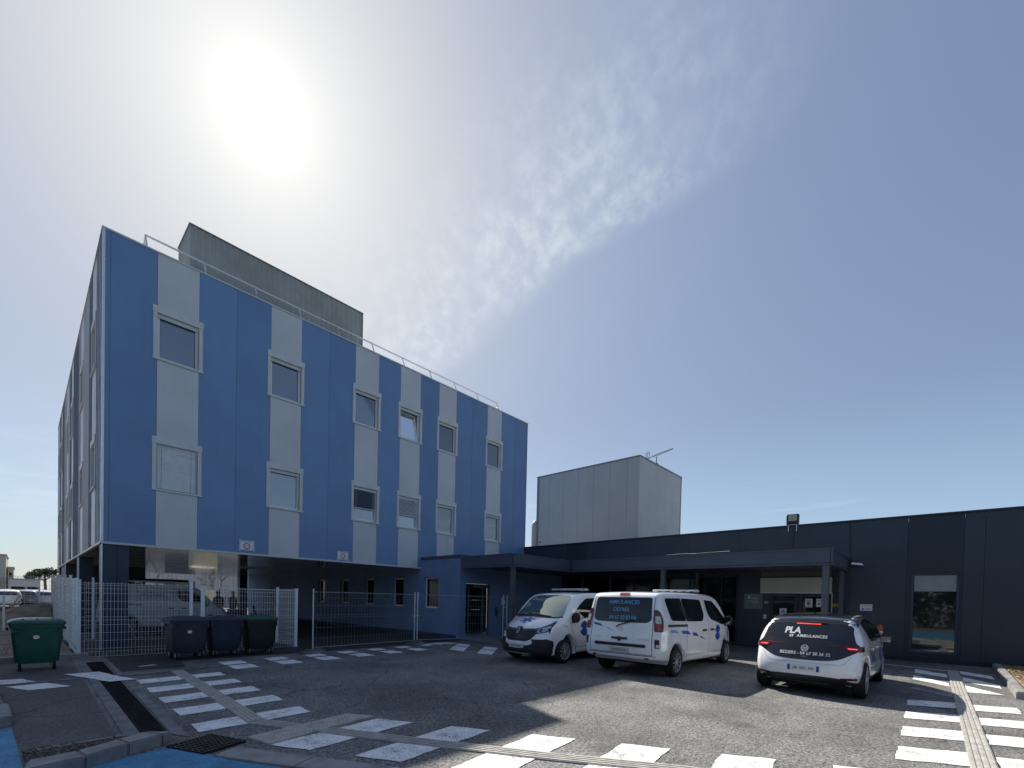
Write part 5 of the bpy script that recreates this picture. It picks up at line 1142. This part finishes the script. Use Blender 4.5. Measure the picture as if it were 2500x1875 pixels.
for x, y, z in ((9.45, 13.32, 1.02), (13.03, 12.38, 1.38)):
    add('clamp', MB().box(x-.10, y-.03, z, x+.10, y+.03, z+.035), GALVL, None, label='steel coupler clamping two fence tubes '+('by the blue wing' if x < 10 else 'left of the front facing van'), cat='clamp')
# ------------------------------------------------------------------ wheeled bins
def bin_(label, loc, mb_, ml_, rz=0, w=.84, sticker=True):
    t = thing('wheeled_bin', label, 'bin', loc, rz, 'four wheeled rubbish bins'); t['_l'] = 1
    h = w/2; D_ = .38
    def taper(z): k = (z-.16)/(.93-.16); return .80+.20*k
    prof = [(.155, .74), (.20, .80), (.50, .87), (.80, .94), (.90, .965), (.905, 1.0), (.955, 1.0)]
    rings = []
    mb = MB(); n = 24
    def ring_(z, s):
        out = []; cx, cy = h*s, D_*s; r = .07
        for k in range(n):
            q = k//6; a = math.pi/2*(q+(k % 6)/5); sx = (1, -1, -1, 1)[q]; sy = (1, 1, -1, -1)[q]
            out.append((sx*(cx-r)+r*math.cos(a), sy*(cy-r)+r*math.sin(a), z))
        return out
    v = []; f = []
    for z, s in prof: v += ring_(z, s)
    m = len(prof)
    for j in range(m-1):
        for k in range(n): f.append((j*n+k, j*n+(k+1) % n, (j+1)*n+(k+1) % n, (j+1)*n+k))
    f += [tuple(range(n))[::-1], tuple(range((m-1)*n, m*n))]
    mb.add(v, f); b = add('bin_body', mb, mb_, t, smooth=40, local=True)
    # domed lid with ribs
    mb = MB(); v = []; f = []
    lp = [(.958, 1.05), (1.0, 1.055), (1.03, 1.0), (1.065, .80), (1.085, .5), (1.09, .2)]
    for z, s in lp: v += ring_(z, s)
    for j in range(len(lp)-1):
        for k in range(n): f.append((j*n+k, j*n+(k+1) % n, (j+1)*n+(k+1) % n, (j+1)*n+k))
    f += [tuple(range(n))[::-1], tuple(range((len(lp)-1)*n, len(lp)*n))]
    mb.add(v, f); l = add('lid', mb, ml_, t, smooth=40, local=True)
    for k in (-.26, 0, .26): add('lid_rib', MB().box(k*w-.02, -D_*.78, 1.045, k*w+.02, D_*.6, 1.082), ml_, l)
    add('lid_grip', MB().box(-w*.42, -D_*1.10, .965, w*.42, -D_*1.04, .995), ml_, l, bev=.008)
    for s in (-1, 1):
        add('handle_bracket', MB().box(s*w*.44-.02, -D_*1.05, .80, s*w*.44+.02, -D_*.90, .92).box(min(s*w*.30, s*w*.46), -D_*1.05, .895, max(s*w*.30, s*w*.46), -D_*.93, .92), mb_, b)
        add('handle_bar', MB().tube((s*w*.43, -D_*1.0, .81), (s*w*.30, -D_*1.0, .83), .014, 8), mb_, b)
        add('lift_trunnion', MB().tube((s*h*1.0, 0, .86), (s*h*1.10, 0, .86), .03, 10), BLACKM, b)
        for yy in (-.26, .26):
            wv = add('wheel', MB().lathe([(-.025, .03), (-.025, .085), (-.012, .098), (.012, .098), (.025, .085), (.025, .03)], (s*h*.62, yy+.03, .098), (1, 0, 0), 18), TYRE, t, smooth=40, local=True)
            add('castor_fork', MB().box(s*h*.62-.04, yy-.02, .07, s*h*.62-.028, yy+.05, .185).box(s*h*.62+.028, yy-.02, .07, s*h*.62+.04, yy+.05, .185).box(s*h*.62-.04, yy-.03, .145, s*h*.62+.04, yy+.03, .158), RIM, wv)
    if sticker:
        n2 = 20; me_ = MB().add([(-.02+.055*math.cos(6.2832*k/n2), -D_*.925-.006, .70+.045*math.sin(6.2832*k/n2)) for k in range(n2)], [tuple(range(n2))]); add('sticker', me_, PAPER, b)
        me_ = MB()
        for k in range(n2):
            a0, a1 = 6.2832*k/n2, 6.2832*(k+1)/n2; me_.add([(-.02+rx*math.cos(a), -D_*.925-.0075, .70+rz_*math.sin(a)) for rx, rz_, a in ((.048, .039, a0), (.056, .046, a0), (.056, .046, a1), (.048, .039, a1))], [(0, 1, 2, 3)])
        add('sticker_ring', me_, REDI, b)
    return t
BG = mat('bin_green', (.020, .105, .075), .32, var=.12, scale=4, streak=.2); BN = mat('bin_navy', (.022, .034, .058), .45, var=.12, scale=4, streak=.2)
BS = mat('bin_slate', (.030, .042, .062), .45, var=.12, scale=4, streak=.2); BK = mat('bin_black_green', (.010, .020, .020), .45, var=.12, scale=4, streak=.2); BGL = mat('bin_lid_green', (.018, .075, .055), .42, var=.12, scale=5)
bin_('green wheeled bin with a round sticker beside the white fence corner', (.20, 13.80, 0), BG, BG, .02, .80)
bin_('slate blue wheeled bin with a round sticker, left of three in a row', (2.84, 13.93, 0), BS, BS, .05, .84)
bin_('navy wheeled bin without sticker in the middle of three', (3.68, 14.0, 0), BN, BN, -.02, .80, False)
bin_('black wheeled bin with a green lid, right of three in a row', (4.55, 13.98, 0), BK, BGL, -.05, .80, False)
bin_('dark green wheeled bin cut by the left picture edge', (-.78, 13.35, 0), BK, BG, .05, .84, False)
# paper scraps on the tarmac
add('litter_scrap', MB().prism([(1.75, 12.95), (2.02, 13.05), (2.1, 12.98), (1.8, 12.88)], .009, .012), PAPER, None, label='flat pale paper scrap on the dark tarmac patch', cat='litter')
# orange bollard by the dark wall
t = thing('bollard', 'orange red post behind the electric car by the dark wall', 'bollard', (18.0, 1.06, 0))
ORG = mat('bollard_orange', (.50, .10, .04), .5, var=.08, scale=9)
add('tube', MB().lathe([(0, .075), (1.12, .075), (1.17, .06), (1.18, .0)], (18.0, 1.06, 0), (0, 0, 1), 18), ORG, t, smooth=40); add('base_plate', MB().box(17.87, .93, .004, 18.13, 1.19, .02), IRON, t); add('band', MB().lathe([(0, .0765), (.06, .0765)], (18.0, 1.06, .92), (0, 0, 1), 18), PAPER, t)
# ------------------------------------------------------------------ works van under the building
V3 = van_base('works_van', 'white works van with roof rack parked behind the mesh fence under the building', (1.95, 23.4, 0), 0, 'R'); V3.scale = (.80, 1, 1)
[o for o in V3.children if o.name.startswith('body')][0].data.materials[0] = mat('van_paint_white_shaded', (.50, .52, .54), .3, var=.05, coat=.6)  # white paint darkened, so the shade under the building sits in its colour
van_sides(V3, 'R', glass=False); van_front(V3); mirror(V3, -1); mirror(V3, 1)
RK = mat('rack_alu', (.35, .36, .37), .35, metal=.6, var=.1)
for x in (.6, 1.5, 2.4, 3.3): part('rack_bar', MB().box(x-.03, -.75, 2.02, x+.03, .75, 2.06).box(x-.03, -.75, 1.93, x+.03, -.70, 2.02).box(x-.03, .70, 1.93, x+.03, .75, 2.02), RK, V3, None)
for y in (-.72, .72): part('rack_rail', MB().box(.3, y-.025, 2.062, 3.6, y+.025, 2.10), RK, V3, None)
part('rack_tube', MB().tube((.4, -.3, 2.14), (3.5, -.3, 2.14), .07, 12), BUMP, V3)
part('lettering', decal(VAN_BVH, None, 'R', .006, mesh=txt2d('ARJCOUA', .20, 1.9, 1.57, space=1.1)), INK, V3, None)
# ------------------------------------------------------------------ people beyond the van
def person(name, label, loc, rz, J, E_, Rd, mats):
    me = bpy.data.meshes.new('body'); me.from_pydata(J, E_, []); o = bpy.data.objects.new('tmp', me); COL.objects.link(o)
    sk = o.modifiers.new('s', 'SKIN'); sk.use_smooth_shade = True
    for v_, r_ in zip(me.skin_vertices[0].data, Rd): v_.radius = r_ if isinstance(r_, tuple) else (r_, r_)
    me.skin_vertices[0].data[0].use_root = True
    o.modifiers.new('d', 'SUBSURF').levels = 1; dg = bpy.context.evaluated_depsgraph_get(); m2 = bpy.data.meshes.new_from_object(o.evaluated_get(dg)); bpy.data.objects.remove(o)
    for m_ in mats: m2.materials.append(m_)
    t = thing(name, label, 'person', loc, rz); t['_l'] = 1
    for p in m2.polygons:
        p.use_smooth = True
        z = p.center.z; p.material_index = 2 if (z > 1.47 or (abs(p.center.x) > .2 and z < .86 and z > .7)) else (0 if z > .88 else 1)
    add('body', m2, None, t, local=True); return t
SKIN = mat('skin', (.36, .20, .14), .6, var=.08); JK = mat('jacket_dark', (.018, .022, .032), .8, var=.2); TR = mat('trousers_navy', (.03, .04, .07), .8, var=.15); JG = mat('jacket_grey', (.12, .13, .14), .8, var=.2); HAIR = mat('hair_dark', (.02, .015, .012), .7, var=.1)
J = [(0, 0, .98), (0, 0, 1.20), (0, -.01, 1.42), (0, 0, 1.52), (0, .02, 1.60), (0, .03, 1.74), (.10, 0, .92), (.11, .01, .50), (.11, -.02, .08), (.12, .12, .04), (-.10, 0, .92), (-.11, .02, .50), (-.11, -.01, .08), (-.12, .12, .04), (.20, -.01, 1.41), (.25, .0, 1.14), (.22, .12, .90), (.21, .17, .80), (-.20, -.01, 1.41), (-.25, .02, 1.14), (-.20, .14, .92), (-.19, .19, .82)]
E1 = [(0, 1), (1, 2), (2, 3), (3, 4), (4, 5), (0, 6), (6, 7), (7, 8), (8, 9), (0, 10), (10, 11), (11, 12), (12, 13), (2, 14), (14, 15), (15, 16), (16, 17), (2, 18), (18, 19), (19, 20), (20, 21)]
Rd = [(.16, .12), (.15, .11), (.17, .11), .06, .095, .085, .10, .07, .05, .04, .10, .07, .05, .04, .075, .055, .045, .04, .075, .055, .045, .04]
p1 = person('person', 'person in dark jacket standing beyond the works van', (6.75, 26.6, 0), .4, J, E1, Rd, [JK, TR, SKIN])
add('hair', MB().lathe([(0, .10), (.06, .105), (.11, .08), (.135, 0)], (0, .01, 1.68), (0, 0, 1), 14), HAIR, p1, smooth=60, local=True)
J2 = [tuple(q) for q in J]; J2[17] = (.25, .40, 1.02); J2[16] = (.27, .28, .98); J2[20] = (-.27, .28, .98); J2[21] = (-.25, .40, 1.02)
p2 = person('person', 'person in grey jacket with pale cap leaning over a scooter beyond the van', (7.35, 26.4, 0), -1.2, J2, E1, Rd, [JG, TR, SKIN])
add('cap', MB().lathe([(0, .112), (.05, .112), (.10, .085), (.125, 0)], (0, .01, 1.69), (0, 0, 1), 14), PAPER, p2, smooth=60, local=True)
sc = thing('scooter', 'dark parked motor scooter beside the two people', 'scooter', (8.0, 26.8, 0), -.5); sc['_l'] = 1
for x in (-.62, .62): 
    w_ = add('wheel', MB().lathe([(-.05, .12), (-.05, .22), (-.03, .26), (.03, .26), (.05, .22), (.05, .12)], (x, 0, .26), (0, 1, 0), 20), TYRE, sc, smooth=40, local=True); add('rim', MB().lathe([(-.04, .12), (.04, .12)], (x, 0, .26), (0, 1, 0), 16), RIM, w_)
mb = MB(); mb.prism([(-.80, -.12), (.10, -.15), (.10, .15), (-.80, .12)], .45, .78); add('body', mb, BLACKM, sc, bev=.04, local=True)
add('seat', MB().box(-.78, -.13, .781, .02, .13, .88), BLACKM, sc, bev=.03, local=True); add('footboard', MB().box(.05, -.16, .28, .50, .16, .36), BLACKM, sc, bev=.02, local=True)
mb = MB().tube((.62, 0, .30), (.42, 0, 1.05), .05, 10); mb.obox((.50, 0, .72), .06, .36, .55, Matrix.Rotation(-.26, 3, 'Y')); add('front_shield', mb, BLACKM, sc, local=True)
add('handlebar', MB().tube((.40, -.34, 1.06), (.40, .34, 1.06), .018, 8), RIM, sc, local=True)
for s in (-1, 1): mr = add('mirror', MB().tube((.40, s*.24, 1.06), (.42, s*.32, 1.26), .008, 6).lathe([(0, 0), (.005, .07), (.02, .06), (.025, 0)], (.42, s*.33, 1.29), (1, 0, 0), 12), BLACKM, sc, local=True)
# ------------------------------------------------------------------ background beyond the underpass
WHM = mat('warehouse_sheet', (.46, .47, .48), .5, var=.08, scale=.6, streak=.2)
wh = thing('warehouse', 'pale grey corrugated warehouse seen through the underpass', 'building', (20, 62, 0))
for k in range(11): add('corrugated_panel', corr(7.93+2.4*k, 7.93+2.4*(k+1), 1.2, 7.5, per=.40, dep=.09).on('Y', 62), WHM, wh)
add('base_wall', MB().box(7.93, 61.98, 0, 34.3, 62.4, 1.2), CONC, wh); add('core', MB().box(8.0, 62.05, 1.2, 34.2, 80, 7.4), WHM, wh)
dkp = MB().box(10.6, 61.86, 0, 13.4, 61.90, 2.9); add('loading_door', dkp, CANO, wh)
def bare_tree(name, label, loc, h, seed, group):
    rnd = random.Random(seed); t = thing(name, label, 'tree', loc, group=group); t['_l'] = 1
    mb = MB(); tw = MB()
    def br(p, d, l, r, lev):
        q = p+d*l; (mb if lev < 2 else tw).tube(p, q, r, 6 if lev < 2 else 4, r*.65, cap=False)
        if lev >= 5: return
        for k in range(3 if lev < 3 else 2):
            a = rnd.uniform(0, 6.28); b = rnd.uniform(.25, .75); o_ = d.orthogonal().normalized(); o_ = Matrix.Rotation(a, 3, d) @ o_
            br(q, (d*math.cos(b)+o_*math.sin(b)+Vector((0, 0, .12))).normalized(), l*rnd.uniform(.6, .8), r*.62, lev+1)
    br(Vector((0, 0, 0)), Vector((0, 0, 1)), h*.30, h*.022, 0)
    add('trunk', mb, BARK, t, local=True); add('twigs', tw, BARK, t, local=True, kind='stuff')
BARK = mat('bark_grey', (.12, .095, .075), .9, var=.3, scale=8)
bare_tree('bare_tree', 'bare winter tree in front of the warehouse, right of the fence posts', (13.1, 52, 0), 4.6, 3, 'bare trees seen through the underpass')
bare_tree('bare_tree', 'smaller bare tree in front of the warehouse above the works van', (7.9, 53, 0), 4.4, 11, 'bare trees seen through the underpass')
bare_tree('bare_tree', 'scrubby bare bush behind the fence at the far left', (-.45, 50, -.6), 2.3, 5, 'bare trees seen through the underpass')
ct = thing('container', 'cream storage container far behind the fence posts', 'container', (11.6, 50, 0)); add('box', MB().box(10.7, 50, .1, 12.6, 52, 1.95), mat('container_cream', (.45, .43, .33), .6, var=.1), ct)
for k in range(8): add('side_rib', MB().box(10.8+k*.22, 49.97, .2, 10.88+k*.22, 49.999, 1.85), mat('container_cream_rib', (.45, .43, .33), .6, var=.1) if k == 0 else bpy.data.materials['container_cream_rib'], ct)
wp = thing('white_pole', 'thin white pole standing in the sun beyond the scooter', 'pole', (14, 45, 0)); add('tube', MB().tube((14, 45, 0), (14, 45, 1.7), .05, 10), PAPER, wp); add('cap', MB().lathe([(0, .05), (.04, .0)], (14, 45, 1.7), (0, 0, 1), 10), PAPER, wp); add('foot', MB().box(13.9, 44.9, 0, 14.1, 45.1, .03), CONC, wp)
kb_ = thing('white_kerb', 'sunlit white kerb beyond the scooter', 'kerb', (16.3, 52, 0))
for k in range(6): add('kerb_stone', MB().box(13.0+1.0*k, 50.2, 0, 13.98+1.0*k, 50.5, .2), PAPER, kb_)
# ------------------------------------------------------------------ far left background
add('dirt_ground', MB().prism([(-60, 15.42), (.88, 15.42), (.88, 46), (-60, 46)], -.015, .02), DIRT, None, kind='structure')
kk = bpy.data.objects.new('kerb', None); COL.objects.link(kk); kk['kind'] = 'structure'
for k in range(5): add('kerb_stone', MB().box(1.12-1.0*(k+1)+.006, 15.18, -.02, 1.12-1.0*k, 15.40, .13), CONC, kk, bev=.015)
# mound of spoil
mb = MB(); nx, ny = 26, 18; v = []
for i in range(nx+1):
    for j in range(ny+1):
        x = -6+6.85*i/nx; y = 24+10*j/ny; hgt = 1.05*math.exp(-((x-.6)/1.7)**2-((y-30)/2.4)**2)+.35*math.exp(-((x+3)/1.5)**2-((y-29)/2)**2)
        e = math.sin(math.pi*j/ny)*min(1, (i+1)/4); v.append((x, y, .0+hgt*e+random.uniform(0, .09)*e))
mb.add(v, [(i*(ny+1)+j, (i+1)*(ny+1)+j, (i+1)*(ny+1)+j+1, i*(ny+1)+j+1) for i in range(nx) for j in range(ny)])
add('dirt_mound', mb, DIRT, None, kind='structure', smooth=60)
lw = thing('low_wall', 'low brown wall beyond the dirt ground at the far left', 'wall', (-5, 40, 0)); BRN = mat('wall_brown', (.10, .075, .055), .9, var=.3, scale=2, bump=.5)
for k in range(12): add('wall_block', MB().box(1.2-1.5*(k+1)+.02, 40, 0, 1.2-1.5*k, 40.4, .62), BRN, lw)
add('far_car_park', MB().add([(-60, 46, .0), (60, 46, .0), (60, 140, .0), (-60, 140, .0)], [(0, 1, 2, 3)]), mat('far_tarmac', (.14, .14, .138), .8, var=.2, scale=.3), None, kind='structure')
FC = mat('far_wall_cream', (.40, .375, .33), .8, var=.1, scale=.3); FCD = mat('far_wall_grey', (.30, .29, .27), .8, var=.1, scale=.3)
def far_building(name, label, boxes, m, wins=()):
    x0, y0, x1, y1, z = boxes[0]; t = thing(name, label, 'building', ((x0+x1)/2, y0, 0))
    for b in boxes: add('wall', MB().box(b[0], b[1], 0, b[2], b[3], b[4]), m, t); add('parapet', MB().box(b[0]-.1, b[1]-.1, b[4], b[2]+.1, b[3]+.1, b[4]+.15), FCD, t)
    for (a, b, c, d, y) in wins: w_ = add('window', MB().box(a, y-.05, b, c, y-.001, d), GLASSD, t)
    return t
far_building('beige_tower', 'tall beige block at the left picture edge', [(-14, 92, -1.58, 104, 6.1)], FC, [(-3.4, 3.6, -2.6, 4.8, 92), (-5.4, 3.6, -4.6, 4.8, 92)])
far_building('beige_block', 'small beige block just right of the tall beige one', [(-1.45, 94, -.92, 103, 4.5)], FCD, [(-1.3, 3.2, -1.05, 3.8, 94)])
far_building('white_hall', 'low pale hall with long roof behind the parked cars', [(-1.3, 90, 1.62, 91.8, 2.85)], mat('far_wall_white', (.55, .54, .5), .8, var=.1, scale=.3), [(-1.1, .6, .2, 1.9, 90), (.4, .8, 1.4, 1.9, 90)])
def leaf_mass(mb, c, rx, ry, rz, n, s, rnd):
    for _ in range(n):
        a = rnd.uniform(0, 6.283); u_ = rnd.uniform(-1, 1); r = rnd.uniform(.35, 1)**.45; q = math.sqrt(1-u_*u_)
        lump = 1+.22*math.sin(3*a+c[0])+.18*math.sin(5*u_+c[1]+2*a)
        p = Vector((c[0]+rx*r*q*math.cos(a)*lump, c[1]+ry*r*q*math.sin(a)*lump, c[2]+rz*r*u_*lump))
        d1 = Vector((rnd.gauss(0, 1), rnd.gauss(0, 1), rnd.gauss(0, 1))).normalized(); d2 = d1.orthogonal().normalized(); k = s*rnd.uniform(.6, 1.3)
        mb.add([p-d1*k, p+d2*k*.6, p+d1*k, p-d2*k*.6], [(0, 1, 2, 3)])
PINE = mat('pine_needles', (.030, .050, .022), .8, var=.5, scale=1.2); LEAFM = mat('broadleaf', (.050, .085, .025), .7, var=.5, scale=1.0)
rnd = random.Random(4)
pt = thing('pine_tree', 'dark umbrella pine showing left of the striped building', 'tree', (3.6, 150, 0))
mb = MB()
for cx, cz, r in ((1.6, 4.7, 1.3), (2.6, 5.3, 1.6), (3.9, 5.6, 1.8), (5.3, 5.4, 1.7), (.9, 4.3, .8)): leaf_mass(mb, (cx, 150+rnd.uniform(-1, 1), cz), r, r, r*.55, 420, .22, rnd)
add('crown', mb, PINE, pt, kind='stuff'); add('trunk', MB().tube((3.6, 150, 0), (3.4, 150, 4.6), .3, 8, .2).tube((3.4, 150, 3.6), (5.0, 150, 5.1), .16, 6, .08).tube((3.4, 150, 3.4), (2.0, 150, 4.8), .16, 6, .08), BARK, pt)
# parked cars far left
paints = [((.62, .63, .64), 'white'), ((.10, .11, .12), 'dark grey'), ((.40, .41, .43), 'silver'), ((.62, .63, .64), 'white'), ((.06, .07, .10), 'navy'), ((.45, .46, .47), 'light grey'), ((.60, .60, .60), 'off white')]
spots = [(-.95, 59.5, 'second from the left'), (.05, 60.2, 'right of the bare bush'), (1.15, 61, 'next to the fence corner'), (.35, 68.5, 'second row behind the bush'), (1.5, 69, 'second row near the building'), (-1.2, 68, 'second row, leftmost'), (1.3, 77, 'farthest row near the building')]
win_me = decal(ID_BVH, [rpoly([(.98, 1.385), (1.5, 1.46), (2.0, 1.455), (2.45, 1.36), (2.95, 1.10), (1.9, 1.035), (1.22, 1.035)], .05)], 'R', .006); rear_me = decal(ID_BVH, [rpoly([(.55, 1.345), (-.55, 1.345), (-.64, 1.08), (.64, 1.08)], .05)], 'B', .006)
for me_ in (win_me, rear_me): me_.materials.append(CGL)
for k, ((c, nm), (x, y, where)) in enumerate(zip(paints, spots)):
    t = thing('parked_car', f'distant {nm} car parked behind the fence, {where}', 'car', (x, y-2, 0), R(88), 'cars parked far left'); t['_l'] = 1
    m2 = ID_ME.copy(); m2.materials.clear(); m2.materials.append(mat('far_paint_%d' % k, c, .3, var=.03, coat=.5)); o = add('body', m2, None, t, local=True)
    add('side_window', win_me, None, t, local=True); add('rear_window', rear_me, None, t, local=True)
    for x_ in (.66, 3.43):
        for s in (-1, 1): add('wheel', MB().lathe([(-.1, .2), (-.1, .33), (.1, .33), (.1, .2)], (x_, s*.8, .34), (0, 1, 0), 14), TYRE, t, local=True)
# trees and hedge behind the viewpoint (they show in the glazing)
mb = MB(); rnd = random.Random(9)
for k in range(9): leaf_mass(mb, (-17+rnd.uniform(-2, 2), -16+4.2*k, 3.2+rnd.uniform(-.4, 1.2)), 2.8, 2.8, 3.2, 1500, .26, rnd)
for k in range(7): leaf_mass(mb, (-10+5*k, -19+rnd.uniform(-1, 1), 3.0), 3.0, 2.6, 3.0, 1300, .26, rnd)
for k in range(40):
    leaf_mass(mb, (-15.5, -18+1.0*k, .9), .9, .9, 1.0, 150, .14, rnd)
add('tree_belt', mb, LEAFM, None, kind='stuff', label='belt of leafy trees behind the viewpoint, seen only as reflections', cat='trees')

# weeds and blown leaves along the kerb and fence foot
mb = MB(); rnd = random.Random(21)
for _ in range(900):
    q = rnd.random()
    if q < .45: x, y, z = rnd.uniform(-3, 1.0), 15.43+rnd.random()**2*.5, .02
    elif q < .7: x, y, z = rnd.uniform(1.1, 6.0), 15.45+rnd.gauss(0, .06), .004
    else: x, y, z = rnd.uniform(-.4, .8), 15.44+rnd.random()*6, .02
    a = rnd.uniform(0, 6.28); l = rnd.uniform(.03, .12); o = Vector((x, y, z)); d = Vector((math.cos(a), math.sin(a), rnd.uniform(.5, 2))).normalized()*l; s_ = Vector((-math.sin(a), math.cos(a), 0))*.008
    mb.add([o-s_, o+s_, o+d], [(0, 1, 2)])
add('weeds', mb, LEAF, kk, kind='stuff')
mb = MB()
for _ in range(140):
    q = rnd.random()
    if q < .4: x, y = rnd.uniform(1.2, 6), 14.9+rnd.gauss(0, .3)
    elif q < .7: x, y = rnd.uniform(5.5, 13), 13.3+rnd.gauss(0, .35)
    else: x, y = rnd.uniform(12.5, 19), -1.1+rnd.gauss(0, .25)
    c_ = Vector((x, y, .022)); M_ = Matrix.Rotation(rnd.uniform(0, 6), 3, 'Z') @ Matrix.Rotation(rnd.uniform(-.4, .4), 3, 'X'); r_ = rnd.uniform(.015, .04)
    mb.add([c_+M_ @ Vector(p)*r_ for p in ((-1, 0, 0), (0, -.5, .1), (1, 0, 0), (0, .5, .1))], [(0, 1, 2, 3)])
add('fallen_leaves', mb, mat('dry_leaf', (.16, .09, .04), .8, var=.4, scale=8), road, kind='stuff')
